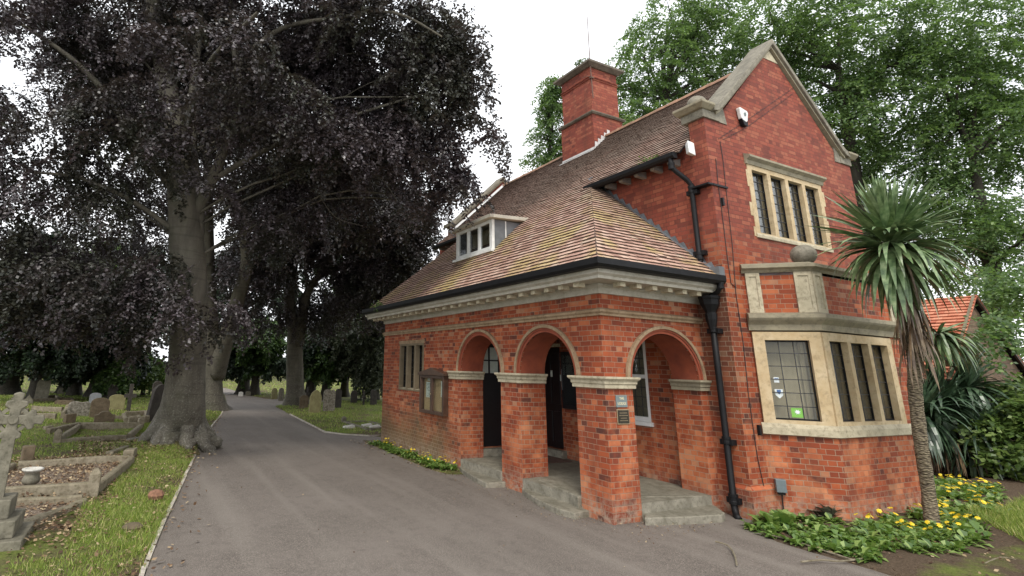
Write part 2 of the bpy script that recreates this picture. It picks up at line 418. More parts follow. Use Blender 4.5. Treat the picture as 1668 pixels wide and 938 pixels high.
# arcade wall (plane x = 0) with two arches and a mullioned window opening
A1, A2, A3 = (3.26, 1.95, .71), (1.275, 1.95, .685), (1.30, 1.92, .75)
oz = [(0, -.3), (.59, -.3)]+arc(*A2, 180, 0, 20)+[(1.96, -.3), (2.55, -.3)]+arc(*A1, 180, 0, 20)+[(3.97, -.3), (8.1, -.3), (8.1, 3.34), (0, 3.34)]
W1 = (5.70, 7.02, 1.44, 2.56)
rect = lambda a, b, c, d: [(a, c), (b, c), (b, d), (a, d)]
MB().slab([oz, rect(W1[0], W1[1], W1[2], W1[3])], (0, 0, 0), Y_, Z_, X_, .55).build('arcade_wall', 'brick', H)
sz = [(x, 1.92+(z-1.92)*.94) for x, z in arc(*A3, 180, 0, 20)]+[(2.05, -.3), (2.24, -.3), (2.24, 3.34), (.55, 3.34)]
MB().slab([sz], (0, 0, 0), X_, Z_, Y_, .5).build('porch_side_wall', 'brick', H)
# plaster-smooth soffits of the arches
for (c, z0, r), ax in ((A1, 0), (A2, 0), (A3, 1)):
    vs, fs = [], []
    ell = .94 if ax else 1
    pts = [(x, z0+(z-z0)*ell) for x, z in arc(c, z0, r-.012, 0, 180, 24)]
    for x, z in pts:
        for d in (.012, .53 if not ax else .48): vs.append((d, x, z) if ax == 0 else (x, d, z))
    fs = [(2*i, 2*i+1, 2*i+3, 2*i+2) for i in range(24)]
    MB().add(vs, fs).build('arch_soffit', 'rubbed', H, smooth=True)
    for ra, rb, pr, mt, nm in ((r, r+.045, .012, 'rubbed', 'arch_ring'), (r+.045, r+.075, .028, 'rubbed', 'arch_ring'), (r+.075, r+.125, .05, 'hood', 'arch_hood')):
        mb = MB(); n = 28
        for i in range(n):
            a0, a1 = math.pi*i/n, math.pi*(i+1)/n; q = []
            for a in (a0, a1):
                for rr in (ra, rb):
                    for pp in (0.002, pr):
                        y, z = c+rr*math.cos(a), z0+rr*math.sin(a)*ell
                        q.append((-pp, y, z) if ax == 0 else (y, -pp, z))
            mb.add(q, [(1, 3, 7, 5), (0, 1, 5, 4), (2, 6, 7, 3)]+([(0, 2, 3, 1)] if i == 0 else [])+([(4, 5, 7, 6)] if i == n-1 else []))
        mb.build(nm, mt, H)
# moulded imposts round the piers
IP = [(0, 0), (.035, 0), (.035, .05), (.05, .065), (.05, .10), (.085, .135), (.085, .165), (0, .165)]
def impost(path, z, mat='palestone'):
    MB().sweep(path, [(o+.001, z+h) for o, h in IP], side=-1).build('impost', mat, H)
impost([(.55, .5), (.55, 0), (0, 0), (0, .59), (.55, .59)], 1.785)
impost([(.55, 1.96), (0, 1.96), (0, 2.55), (.55, 2.55)], 1.785)
impost([(.55, 3.97), (0, 3.97), (0, 4.42)], 1.785)
impost([(2.238, 0), (2.05, 0), (2.05, .5)], 1.765, 'dirtystone')
# string course, frieze, soffit, blocks, gutter
EP = [(2.24, 0), (0, 0), (0, 8.1), (2.24, 8.1)]
MB().sweep(EP, [(.001, 2.83), (.03, 2.83), (.03, 2.86), (.055, 2.885), (.055, 2.915), (.001, 2.945)], side=-1).build('string_course', 'hood', H)
MB().sweep(EP, [(.001, 3.16), (.03, 3.16), (.04, 3.24), (.075, 3.265), (.075, 3.30), (.001, 3.30)], side=-1).build('frieze', 'render', H)
MB().sweep(EP, [(.001, 3.302), (.40, 3.302), (.40, 3.345), (.45, 3.375), (.45, 3.43), (.001, 3.43)], side=-1).build('soffit', 'render', H)
mb = MB()
for y in np.arange(.12, 8.2, .335): MB().box((-.34, y-.05, 3.235), (-.20, y+.05, 3.301)).build('cornice_block', 'palestone', H)
for x in np.arange(.14, 2.1, .335): MB().box((x-.05, -.34, 3.235), (x+.05, -.20, 3.301)).build('cornice_block', 'palestone', H)
GP = [(2.16, -.46), (-.46, -.46), (-.46, 8.5)]
MB().sweep(GP, [(0, 3.43), (.10, 3.43), (.13, 3.47), (.13, 3.56), (.115, 3.56), (.1, 3.48), (.02, 3.46), (0, 3.5)], side=-1).build('gutter', 'black', H)

# porch inside
MB().box((.002, .002, -.2), (2.24, 4.2, .235)).build('porch_floor', 'stepstone', H)
MB().slab([[(.55, .2), (2.24, .2), (2.24, 3.3), (.55, 3.3)], rect(.62, 1.5, .40, 2.56)], (0, 4.2, 0), X_, Z_, Y_, .25).build('porch_end_wall', 'brick', H)
MB().box((.5, .45, 3.02), (2.24, 4.2, 3.05)).build('porch_ceiling', 'plaster', H)
d1 = MB().box((.62, 4.26, .40), (1.5, 4.31, 1.84)).build('door', 'blackdoor', H, bevel=.004)
mb = MB()
for a, b in (((.62, 4.255, 1.84), (1.5, 4.31, 1.92)), ((.62, 4.255, 2.48), (1.5, 4.31, 2.56)), ((.62, 4.255, 1.92), (.70, 4.31, 2.48)), ((1.42, 4.255, 1.92), (1.5, 4.31, 2.48)), ((.90, 4.26, 1.92), (.935, 4.3, 2.48)), ((1.16, 4.26, 1.92), (1.195, 4.3, 2.48)), ((.7, 4.262, 2.18), (1.42, 4.3, 2.21))): mb.box(a, b)
mb.build('frame', 'blackdoor', d1)
MB().box((.7, 4.28, 1.92), (1.42, 4.285, 2.48)).build('pane', M['paper'], d1)  # pale reflection put into an opaque pane colour
MB().box((.58, 4.15, 2.57), (1.54, 4.21, 2.66)).build('door_lintel', 'palestone', H)
MB().box((.55, 4.05, .23), (1.56, 4.2, .38)).build('doorstep', 'stepstone', H, bevel=.01)
MB().box((2.1, 3.35, .232), (2.24, 4.19, .38)).build('doorstep', 'stepstone', H, bevel=.01)

# main block: side wall (x = 2.24), gable wall (y = -.5), back and far walls
S = [(-.2, -.3), (9.0, -.3), (9.0, 6.02), (-.2, 6.02)]
MB().slab([S, rect(1.15, 2.15, 1.15, 2.7), rect(3.45, 4.15, .38, 2.6)], (2.24, 0, 0), Y_, Z_, X_, .3).build('side_wall', 'brick', H)
d2 = MB().box((2.30, 3.45, .40), (2.35, 4.15, 2.52)).build('door', 'blackdoor', H)
mb = MB()
for z0_, z1_ in ((.52, 1.15), (1.3, 2.4)):
    for y0_ in (3.53, 3.83): mb.box((2.285, y0_, z0_), (2.302, y0_+.23, z1_))
mb.build('door_panel', 'blackdoor', d2, bevel=.006)
MB().box((2.276, 3.76, 1.88), (2.286, 3.82, 2.02)).build('door_plate', 'paper', d2)
MB().box((2.2, 3.42, 2.53), (2.26, 4.18, 2.6)).build('door_lintel', 'palestone', H)
def leaded(mb, O, U, N, w, h, nx, nz_, t=.006):
    """lead cames over one light: O lower corner, U along, N outward"""
    O, U, N = V3(*O), V3(*U), V3(*N)
    for i in range(1, nx): mb.obox(O+U*w*i/nx+Z_*h/2, U*t, N*.004, Z_*h/2)
    for j in range(1, nz_): mb.obox(O+U*w/2+Z_*h*j/nz_, U*w/2, N*.005, Z_*t)
# white sash window inside the porch
wf = MB()
for a, b in (((2.25, 1.15, 1.17), (2.33, 1.22, 2.7)), ((2.25, 2.08, 1.17), (2.33, 2.15, 2.7)), ((2.25, 1.22, 2.62), (2.33, 2.08, 2.7)), ((2.25, 1.22, 1.17), (2.33, 2.08, 1.25)), ((2.27, 1.22, 1.92), (2.33, 2.08, 1.99)), ((2.28, 1.62, 1.25), (2.32, 1.67, 2.62))): wf.box(a, b)
wn = MB().box((2.305, 1.22, 1.25), (2.31, 2.08, 2.62)).build('sash_window', 'darkglass', H)
wf.build('frame', 'white', wn, bevel=.003)
MB().box((2.19, 1.1, 1.10), (2.33, 2.2, 1.168)).build('sill', 'white', wn, bevel=.004)
lb = MB(); leaded(lb, (2.30, 1.22, 1.25), Y_, -X_, .86, 1.37, 6, 8); lb.build('glazing_bars', 'leaded', wn)
MB().box((2.5, 1.1, 1.2), (2.53, 2.2, 2.7)).build('blind', 'blind', wn)

GW = (3.40, 5.50, 4.46, 5.64)
gpoly = [(2.24, -.3), (6.93, -.3), (6.93, 6.5), (6.54, 6.5), (4.60, 8.50), (2.66, 6.5), (2.24, 6.5)]
MB().slab([gpoly, rect(GW[0]-.06, GW[1]+.06, GW[2]-.04, GW[3]+.05), rect(2.95, 6.2, 1.3, 2.6)], (0, -.5, 0), X_, Z_, Y_, .3).build('gable_wall', 'brick', H)
MB().slab([[(2.54, -.3), (6.55, -.3), (6.55, 6.55), (4.60, 8.5), (2.54, 6.5)]], (0, 9.0, 0), X_, Z_, -Y_, .3).build('far_gable_wall', 'brick', H)
MB().slab([[(-.2, -.3), (9.0, -.3), (9.0, 6.0), (-.2, 6.0)]], (6.93, 0, 0), Y_, Z_, -X_, .3).build('rear_wall', 'brick', H)
MB().slab([[(.55, -.3), (2.24, -.3), (2.24, 3.3), (.55, 3.3)]], (0, 8.1, 0), X_, Z_, -Y_, .3).build('end_wall', 'brick', H)
MB().sweep([(2.24, -.19), (2.24, -.5), (2.76, -.5)], [(.001, -.3), (.045, -.3), (.045, .40), (.001, .44)], side=1 if False else 1).build('plinth', 'brick', H)
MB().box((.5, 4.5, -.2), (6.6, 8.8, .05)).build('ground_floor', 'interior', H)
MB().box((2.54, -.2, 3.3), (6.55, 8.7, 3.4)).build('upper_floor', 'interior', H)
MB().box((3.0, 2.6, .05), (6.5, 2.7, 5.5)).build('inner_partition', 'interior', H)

# ---- roofs: real courses of clay tiles
def tile_plane(polys, O, U, Sd, N, w=.165, g=.11555, th=.020, seed=1, row0=0):
    """tiles over convex polygons given in plane coordinates (u, s)"""
    r = np.random.default_rng(seed); allv = []; allf = []
    def clip(P, poly):
        n = len(poly)
        ar = sum(poly[i][0]*poly[(i+1) % n][1]-poly[(i+1) % n][0]*poly[i][1] for i in range(n))
        if ar < 0: poly = poly[::-1]
        for i in range(n):
            a, b = poly[i], poly[(i+1) % n]; out = []
            f = lambda p: (b[0]-a[0])*(p[1]-a[1])-(b[1]-a[1])*(p[0]-a[0])
            for k in range(len(P)):
                p, q = P[k], P[(k+1) % len(P)]; fp, fq = f(p), f(q)
                if fp >= 0: out.append(p)
                if fp*fq < 0:
                    t_ = fp/(fp-fq); out.append((p[0]+(q[0]-p[0])*t_, p[1]+(q[1]-p[1])*t_))
            P = out
            if len(P) < 3: return None
        return P
    for poly in polys:
        us = [p[0] for p in poly]; ss = [p[1] for p in poly]
        for i in range(int(math.floor(min(ss)/g)), int(math.ceil(max(ss)/g))):
            s0 = i*g; wav = .012*math.sin(i*.9)
            for j in range(int(min(us)/w)-1, int(max(us)/w)+2):
                u0 = (j+.5*(i % 2))*w; ju = r.normal(0, .0025); js = r.normal(0, .0035)
                P = clip([(u0+ju+.0015, s0+js), (u0+w+ju-.0015, s0+js), (u0+w+ju-.0015, s0+g+.012), (u0+ju+.0015, s0+g+.012)], poly)
                if P is None: continue
                dz = r.normal(0, .0022); k = len(allv); n = len(P)
                cam_ = .004
                slip = r.random() < .004
                for q in P:
                    a = (q[1]-s0)/g
                    sag = -.012*math.sin(q[0]*1.1+.4)*math.sin(q[1]*.8)
                    h = th*(1-a)*1.15+.004+dz+sag+(.012 if slip else 0)
                    allv.append(O+U*q[0]+Sd*q[1]+N*h)
                for q in P: allv.append(O+U*q[0]+Sd*q[1]-N*.012)
                allf.append(tuple(range(k, k+n))); 
                for m in range(n):
                    m2 = (m+1) % n; allf.append((k+m, k+n+m, k+n+m2, k+m2))
    mb = MB(); mb.v = [tuple(p) for p in allv]; mb.f = allf; mb.side = [len(f) == 4 and f[2] == f[1]+(f[3]-f[0]) for f in allf]
    return mb
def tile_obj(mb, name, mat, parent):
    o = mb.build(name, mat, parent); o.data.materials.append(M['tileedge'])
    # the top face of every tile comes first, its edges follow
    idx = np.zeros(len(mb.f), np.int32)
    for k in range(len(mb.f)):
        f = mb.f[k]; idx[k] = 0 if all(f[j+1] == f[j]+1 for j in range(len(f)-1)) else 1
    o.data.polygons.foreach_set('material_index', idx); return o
SL = math.hypot(1, PM)
O1 = V3(-.5, 0, 3.55); S1 = V3(1, 0, PM)/SL; N1 = V3(-PM, 0, 1)/SL
pl = lambda x, y: (y, (x+.5)*SL)
lowp = [pl(-.5, -.5), pl(1.95, 1.95), pl(1.95, 6.7), pl(-.5, 8.2)]
upp = [pl(1.90, -.19), pl(4.60, -.19), pl(4.60, 8.66), pl(1.90, 8.66)]
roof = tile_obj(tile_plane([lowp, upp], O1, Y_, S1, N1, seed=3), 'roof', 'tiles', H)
O2 = V3(0, -.5, 3.55); S2 = V3(0, 1, PM)/SL; N2 = V3(0, -PM, 1)/SL
ql = lambda x, y: (x, (y+.5)*SL)
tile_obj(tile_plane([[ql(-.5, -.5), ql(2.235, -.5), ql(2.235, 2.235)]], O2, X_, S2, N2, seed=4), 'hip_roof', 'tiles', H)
# dark underlay added below the tiles to block light; far hip and rear slope
def sheet(pts, th=.03):
    P = [V3(*p) for p in pts]; n = np.cross(P[1]-P[0], P[2]-P[0]); n /= np.linalg.norm(n); n = n if n[2] > 0 else -n
    k = len(P); vs = [p-n*.014 for p in P]+[p-n*(.014+th) for p in P]
    return MB().add(vs, [tuple(range(k)), tuple(range(k, 2*k))[::-1]]+[(i, (i+1) % k, (i+1) % k+k, i+k) for i in range(k)])
for q in ([(-.5, -.5), (1.95, 1.95), (1.95, 6.7), (-.5, 8.2)], [(1.92, -.18), (4.60, -.18), (4.60, 8.7), (1.92, 8.7)]):
    sheet([(x, y, RZ(x)) for x, y in q]).build('light_block_underlay', 'black', H)
sheet([(-.5, -.5, 3.55), (2.24, -.5, 3.55), (2.24, 2.24, RZ(2.24))]).build('light_block_underlay', 'black', H)
sheet([(-.5, 8.2, 3.56), (1.95, 6.7, RZ(1.95)), (2.24, 6.7, RZ(1.95)), (2.24, 8.2, 3.56)], .05).build('far_hip', 'tiles', H)
sheet([(4.60, -.18, 8.30), (7.2, -.18, 8.30-PM*2.6), (7.2, 8.7, 8.30-PM*2.6), (4.60, 8.7, 8.30)], .05).build('rear_slope', 'tiles', H)
mb = MB(); y = -.16
while y < 8.6:
    L = .44; rr = .10+random.uniform(-.004, .004)
    vs = []; fs = []
    for e, yy in enumerate((y, y+L)):
        for k in range(9):
            a = math.pi*k/8; vs.append((4.60+rr*1.15*math.cos(a), yy, 8.265+(rr+(.012 if e == 0 else 0))*math.sin(a)*1.05))
    fs = [(k, k+1, k+10, k+9) for k in range(8)]+[tuple(range(9))]
    mb.add(vs, fs); y += L
mb.build('ridge_tiles', 'ridge', H)
# upper eaves: gutter, fascia, rafter feet
for ya, yb in ((-.14, 2.02), (6.85, 8.7)):
    MB().sweep([(1.93, yb), (1.93, ya)], [(0, 5.69), (.09, 5.69), (.12, 5.73), (.12, 5.80), (0, 5.80)], side=1).build('gutter', 'black', H)
    for yy in np.arange(ya+.22, yb-.1, .37):
        MB().add([(2.0, yy-.04, 5.67), (2.0, yy+.04, 5.67), (2.24, yy-.04, 5.66), (2.24, yy+.04, 5.66), (1.98, yy-.045, 5.73), (1.98, yy+.045, 5.73), (2.24, yy-.045, 5.8), (2.24, yy+.045, 5.8)],
                 [(0, 1, 5, 4), (0, 2, 3, 1), (0, 4, 6, 2), (1, 3, 7, 5), (4, 5, 7, 6)]).build('rafter_foot', 'rafter', H)
# stepped lead flashing where the porch roof meets the side wall
mb = MB()
for k in range(17):
    y = -.42+k*.155; z = 3.55+PM*(y+.5)
    mb.add([(2.233, y, z), (2.233, y+.17, z+.17*PM), (2.233, y+.17, z+.17*PM+.045), (2.233, y+.09, z+.17*PM+.05), (2.225, y, z), (2.225, y+.17, z+.17*PM), (2.225, y+.17, z+.17*PM+.045), (2.225, y+.09, z+.17*PM+.05)],
           [(4, 5, 6, 7), (0, 1, 5, 4), (2, 3, 7, 6), (3, 0, 4, 7)])
    mb.box((2.12, y, z-.0), (2.232, y+.15, z+.0)) if False else None
vs = []
for y in np.linspace(-.5, 2.2, 12): z = 3.55+PM*(y+.5); vs += [(2.13, y, z+.028), (2.234, y, z+.035)]
mb.add(vs, [(2*i, 2*i+1, 2*i+3, 2*i+2) for i in range(11)])
mb.box((2.10, -.53, 3.56), (2.236, -.36, 3.72))
mb.build('lead_flashing', 'lead', H)

# ---- gable coping, kneelers, balls
def coping(y0, y1, name='coping'):
    L = [(2.40, 6.66), (2.52, 6.69), (2.62, 6.76), (2.74, 6.87), (4.60, 8.70)]
    R = [(9.2-x, z) for x, z in L][::-1]
    top = L+R[1:]; bot = [(x+(.02 if x < 4.5 else -.02 if x > 4.7 else 0), z-.12) for x, z in top]
    MB().slab([bot+top[::-1]], (0, y0, 0), X_, Z_, Y_, y1-y0).build(name, 'coping', H, bevel=.012)
    up = [(x, z-.125) for x, z in top[1:-1]]; dn = [(x, z-.06) for x, z in up]
    MB().slab([dn+up[::-1]], (0, y0+.05, 0), X_, Z_, Y_, y1-y0-.1).build('coping_fillet', 'dirtystone', H)
coping(-.61, -.17)
coping(8.62, 9.08)
for s_ in (1, -1):
    xo0, xo1 = (2.06, 2.42) if s_ > 0 else (6.74, 7.08)
    x0, x1 = (2.19, 2.64) if s_ > 0 else (6.56, 6.95)
    MB().add([(xo0, -.63, 6.62), (xo1, -.63, 6.62), (xo1, -.04, 6.62), (xo0, -.04, 6.62), (xo0, -.63, 6.665), (xo1, -.63, 6.665), (xo1, -.04, 6.665), (xo0, -.04, 6.665),
              (xo0+.08, -.55, 6.555), (xo1, -.55, 6.555), (xo1, -.06, 6.555), (xo0+.08, -.06, 6.555)],
             [(4, 5, 6, 7), (0, 1, 5, 4), (1, 2, 6, 5), (2, 3, 7, 6), (3, 0, 4, 7), (8, 9, 1, 0), (9, 10, 2, 1), (10, 11, 3, 2), (11, 8, 0, 3), (8, 11, 10, 9)]).build('kneeler_cap', 'dirtystone', H, bevel=.008)
    MB().box((x0, -.53, 6.40), (x1, -.10, 6.553)).build('kneeler', 'coping', H, bevel=.006)
    if s_ > 0: MB().add([(2.642, -.515, 6.40), (2.86, -.515, 6.40), (2.80, -.515, 6.72), (2.642, -.515, 6.60), (2.642, -.3, 6.40), (2.86, -.3, 6.40), (2.80, -.3, 6.72), (2.642, -.3, 6.60)], [(0, 1, 2, 3), (1, 5, 6, 2), (0, 4, 5, 1)]).build('kneeler', 'coping', H)
    else: MB().add([(6.558, -.515, 6.40), (6.36, -.515, 6.40), (6.40, -.515, 6.72), (6.558, -.515, 6.60), (6.558, -.3, 6.40), (6.36, -.3, 6.40), (6.40, -.3, 6.72), (6.558, -.3, 6.60)], [(3, 2, 1, 0), (2, 6, 5, 1), (1, 5, 4, 0)]).build('kneeler', 'coping', H)
    rb = .165; MB().lathe((2.40 if s_ > 0 else 6.9, -.30, 6.79), [(rb*math.sin(math.radians(a)), -rb*.9*math.cos(math.radians(a))) for a in range(30, 180, 12)], 20).build('ball_finial', 'coping', H, smooth=True)
MB().slab([[(4.36, 8.24), (4.84, 8.24), (4.60, 8.47)]], (0, -.51, 0), X_, Z_, Y_, .02).build('apex_stone', 'palestone', H)
vs = []
for x in np.linspace(2.5, 4.55, 14): vs += [(x, 8.60, RZ(x)+.11), (x, 8.50, RZ(x)+.035)]
MB().add(vs, [(2*i, 2*i+1, 2*i+3, 2*i+2) for i in range(13)]).build('mortar_fillet', 'mortar', H)

# ---- upper gable window
def stone_window(O, U, N, x0, x1, z0, z1, lights, mw, fr, hood=None, depth=.16, glass='darkglass', nx=2, nzz=8, sillp=.03, name='mullioned_window', fmat='bathstone'):
    """O origin, U along the wall, N outward; opening x0..x1, z0..z1 with lights; fr = frame margin"""
    O, U, N = map(lambda q: V3(*q), (O, U, N))
    lw = (x1-x0-mw*(lights-1))/lights
    holes = [rect(x0+i*(lw+mw), x0+i*(lw+mw)+lw, z0, z1) for i in range(lights)]
    root = MB().slab([rect(x0-fr, x1+fr, z0-fr*.6, z1+fr*.8)]+holes, O+N*.012, U, Z_, -N, depth+.10).build(name, fmat, H)
    g, l, c = MB(), MB(), MB()
    for i in range(lights):
        a = x0+i*(lw+mw)
        if glass == 'darkglass': MB().obox(O+U*(a+lw/2)+Z_*(z0+z1)/2-N*(depth+.055), U*(lw/2+.04), N*.004, Z_*(z1-z0)/2).build('curtain', 'curtain', root)
        P = O+U*a+Z_*z0-N*(depth-.02)
        MB().obox(P+U*lw/2+Z_*(z1-z0)/2-N*.01, U*lw/2, N*.003, Z_*(z1-z0)/2).build('pane', glass, root)
        leaded(l, P, U, N, lw, z1-z0, nx, nzz)
        for q, hx, hz in ((U*.009+Z_*(z1-z0)/2, .009, (z1-z0)/2), (U*(lw-.009)+Z_*(z1-z0)/2, .009, (z1-z0)/2), (U*lw/2+Z_*.012, lw/2, .012), (U*lw/2+Z_*(z1-z0-.012), lw/2, .012)):
            c.obox(P+q, U*hx, N*.012, Z_*hz)
    l.build('lead_cames', 'leaded', root); c.build('casement_frame', 'black', root)
    return root
gw = stone_window((0, -.5, 0), X_, -Y_, *GW, 4, .10, .12, nx=3, nzz=7, depth=.10)
sp = [(3.24, -.5), (5.68, -.5)]
MB().sweep(sp, [(.001, 5.73), (.03, 5.73), (.045, 5.80), (.11, 5.84), (.11, 5.88), (.001, 5.93)]).build('label_mould', 'dirtystone', gw)
MB().sweep([(3.28, -.5), (5.62, -.5)], [(.001, 4.36), (.03, 4.36), (.03, 4.41), (.001, 4.46)]).build('sill', 'palestone', gw)
mb = MB()
for x0, x1, z0, z1 in ((3.21, 3.29, 4.75, 5.0), (3.24, 3.29, 5.3, 5.62), (5.61, 5.67, 4.7, 5.0), (5.61, 5.69, 5.3, 5.6), (3.23, 3.29, 4.38, 4.55)): MB().box((x0, -.508, z0), (x1, -.40, z1)).build('quoin_stone', 'bathstone', gw)
# arcade wall window
sw = stone_window((0, 0, 0), Y_, -X_, W1[0]+.03, W1[1]-.03, W1[2]+.03, W1[3]-.03, 3, .09, .06, depth=.13, nx=2, nzz=6, name='small_mullioned_window', fmat='mullion')
MB().sweep([(0, W1[0]-.06), (0, W1[1]+.06)], [(.001, 2.58), (.02, 2.58), (.03, 2.66), (.001, 2.66)], side=-1).build('lintel', 'hood', sw)
mb = MB()
for i in range(3):
    lw = (1.26-.18)/3; a = W1[0]+.03+i*(lw+.09); mb.add([(-.01, a, 1.475), (-.01, a+lw, 1.475), (.12, a+lw, 1.50), (.12, a, 1.50), (-.01, a, 1.46), (-.01, a+lw, 1.46)], [(0, 1, 2, 3), (0, 4, 5, 1)])
mb.build('sill_stone', 'palestone', sw)

# ---- canted bay
BA, BB, BC, BD = V3(2.70, -.5, 0), V3(3.36, -1.2, 0), V3(5.84, -1.2, 0), V3(6.50, -.5, 0)
def prism(z0, z1, off=0):
    P = [BA, BB, BC, BD]; vs = []
    for z in (z0, z1): vs += [(p[0], p[1] if 0 < i < 3 else -.49, z) for i, p in enumerate(P)]
    return MB().add(vs, [(0, 1, 5, 4), (1, 2, 6, 5), (2, 3, 7, 6), (3, 0, 4, 7), (4, 5, 6, 7), (3, 2, 1, 0)])
prism(-.3, 1.19).build('bay_wall', 'brick', H)
prism(2.985, 3.66).build('bay_parapet', 'brick', H)
bp = [BA[:2], BB[:2], BC[:2], BD[:2]]
MB().sweep(bp, [(.002, 1.17), (.045, 1.17), (.045, 1.27), (.012, 1.33), (-.2, 1.34), (-.2, 1.17)]).build('bay_sill', 'palestone', H)
MB().sweep(bp, [(-.2, 2.73), (.03, 2.73), (.045, 2.82), (.12, 2.89), (.14, 2.92), (.14, 2.975), (.03, 3.01), (-.2, 3.01)]).build('bay_cornice', 'dirtystone', H)
MB().sweep(bp, [(-.2, 3.66), (.02, 3.66), (.05, 3.70), (.10, 3.73), (.10, 3.78), (.0, 3.82), (-.2, 3.82)]).build('bay_cap', 'dirtystone', H)
prism(3.62, 3.80).build('bay_flat_roof', 'lead', H)
rb = .185
MB().lathe((3.52, -1.06, 3.975), [(rb*math.sin(math.radians(a)), -rb*math.cos(math.radians(a))*.92) for a in range(28, 152, 12)]+[(.05, rb*.86)], 22).build('ball_finial', 'coping', H, smooth=True)
def face_frame(p, q):
    U = (q-p)/np.linalg.norm(q-p); N = V3(U[1], -U[0], 0); return U, N, np.linalg.norm(q-p)
for k, (p, q) in enumerate(((BA, BB), (BB, BC), (BC, BD))):
    U, N, L = face_frame(p, q)
    if k == 1:
        MB().slab([rect(2.07, L, 1.30, 2.80)], p, U, Z_, -N, .2).build('bay_wall', 'brick', H)
        rt = stone_window(p+N*0, U, N, .17, 1.90, 1.38, 2.58, 3, .10, .16, depth=.115, nx=2, nzz=6, name='bay_window')
    else: rt = stone_window(p, U, N, .20, L-.17, 1.38, 2.58, 1, .1, .16, depth=.10, glass='glass', nx=3, nzz=6, name='bay_window')
    cap = MB(); cap.obox(p+U*L/2+Z_*2.70+N*.004, U*(L/2-.003), N*.008, Z_*.04); 
    # blinds behind the glass
    bl = MB()
    n = int(L/.09)
    for i in range(n):
        c_ = p+U*(L*(i+.5)/n)-N*(.27 if k != 1 else .34)+Z_*1.98
        a_ = .5; D = U*math.cos(a_)+N*math.sin(a_)
        bl.obox(c_, D*.05, np.cross(D, Z_)*.001, Z_*.66)
    bl.build('blind', 'blind', rt)
    # stone pilasters of the parapet
    for s0, s1 in (((.05, .25), (L-.24, L-.002)) if k != 1 else ((.002, .26), (L-.26, L-.002))):
        MB().slab([rect(s0, s1, 3.01, 3.66), rect(s0+.05, s1-.05, 3.07, 3.60)], p+N*.03, U, Z_, -N, .03).build('pilaster', 'palestone', H)
        MB().slab([rect(s0+.05, s1-.05, 3.07, 3.60)], p+N*.014, U, Z_, -N, .02).build('pilaster_panel', 'palestone', H)
U, N, L = face_frame(BA, BB)
Pg = BA+Z_*0-N*.095
bw = [o for o in bpy.data.objects if o.name.startswith('bay_window')][0]
def stk(u0, u1, z0, z1, mat, nm='sticker', d=.0):
    return MB().obox(Pg+U*(u0+u1)/2+Z_*(z0+z1)/2+N*(.006+d), U*(u1-u0)/2, N*.001, Z_*(z1-z0)/2).build(nm, mat, bw)
stk(.27, .34, 1.93, 2.01, 'stk_white'); stk(.28, .33, 1.975, 1.995, 'stk_blue', d=.003)
mb = MB(); 
shp = [(-.055, .06), (.055, .06), (.05, -.03), (0, -.08), (-.05, -.03)]
mb.add([Pg+U*(.315+a)+Z_*(1.77+b)+N*.007 for a, b in shp], [(0, 1, 2, 3, 4)]); mb.build('sticker', 'stk_white', bw)
mb = MB(); mb.add([Pg+U*(.315+a*.5)+Z_*(1.79+b*.5)+N*.010 for a, b in shp], [(0, 1, 2, 3, 4)]); mb.build('sticker', 'stk_blue', bw)
stk(.44, .60, 1.42, 1.56, 'stk_green')
mb = MB(); mb.add([Pg+U*(.52+.045*math.cos(a)*(1 if i % 2 else .5))+Z_*(1.50+.04*math.sin(a)*(1 if i % 2 else .5))+N*.010 for i, a in enumerate(np.linspace(0, 2*math.pi, 17)[:-1])], [tuple(range(16))]); mb.build('sticker', 'stk_white', bw)
cat = MB().obox(BA+U*.5-N*.25+Z_*1.36, U*.4, N*.05, Z_*.03).build('window_board', 'interior', bw)

# ---- chimney
CHM = MB().box((4.10, 3.82, 6.5), (5.22, 5.06, 8.9)).build('chimney', 'brick', H)
def band(o, z0, z1, x0=4.10, y0=3.82, x1=5.22, y1=5.06):
    return MB().sweep([(x0, y0), (x1, y0), (x1, y1), (x0, y1)], [(-.08, z0), (o*.5, z0), (o, (z0+z1)/2), (o, z1-.01), (-.08, z1+.03)], closed=True)
band(.07, 8.88, 8.96).build('string', 'sooty', CHM)
MB().box((4.15, 3.87, 8.9), (5.17, 5.01, 10.42)).build('stack', 'brick', CHM)
for z in (9.98, 10.05): band(.03, z, z+.04, 4.15, 3.87, 5.17, 5.01).build('string', 'brick', CHM)
MB().sweep([(4.15, 3.87), (5.17, 3.87), (5.17, 5.01), (4.15, 5.01)], [(-.1, 10.36), (.05, 10.36), (.17, 10.44), (.17, 10.50), (.10, 10.53), (-.1, 10.57)], closed=True).build('chimney_cap', 'sooty', CHM)
MB().box((4.2, 3.92, 10.45), (5.12, 4.96, 10.6)).build('chimney_top', 'sooty', CHM)
zb = RZ(4.10)
mb = MB().add([(4.097, 3.80, zb+.0), (4.097, 5.08, zb), (4.097, 5.08, zb+.06), (4.097, 3.80, zb+.06), (3.97, 3.75, RZ(3.97)+.03), (3.97, 5.1, RZ(3.97)+.03)], [(0, 1, 2, 3), (4, 5, 1, 0)])
for k in range(5):
    x = 4.10+k*.12; z = RZ(x); mb.add([(x, 3.815, z), (x+.12, 3.815, z+.12*PM), (x+.12, 3.815, z+.12*PM+.1), (x+.02, 3.815, z+.22)], [(0, 1, 2, 3)])
mb.build('flashing', 'mortar', CHM)

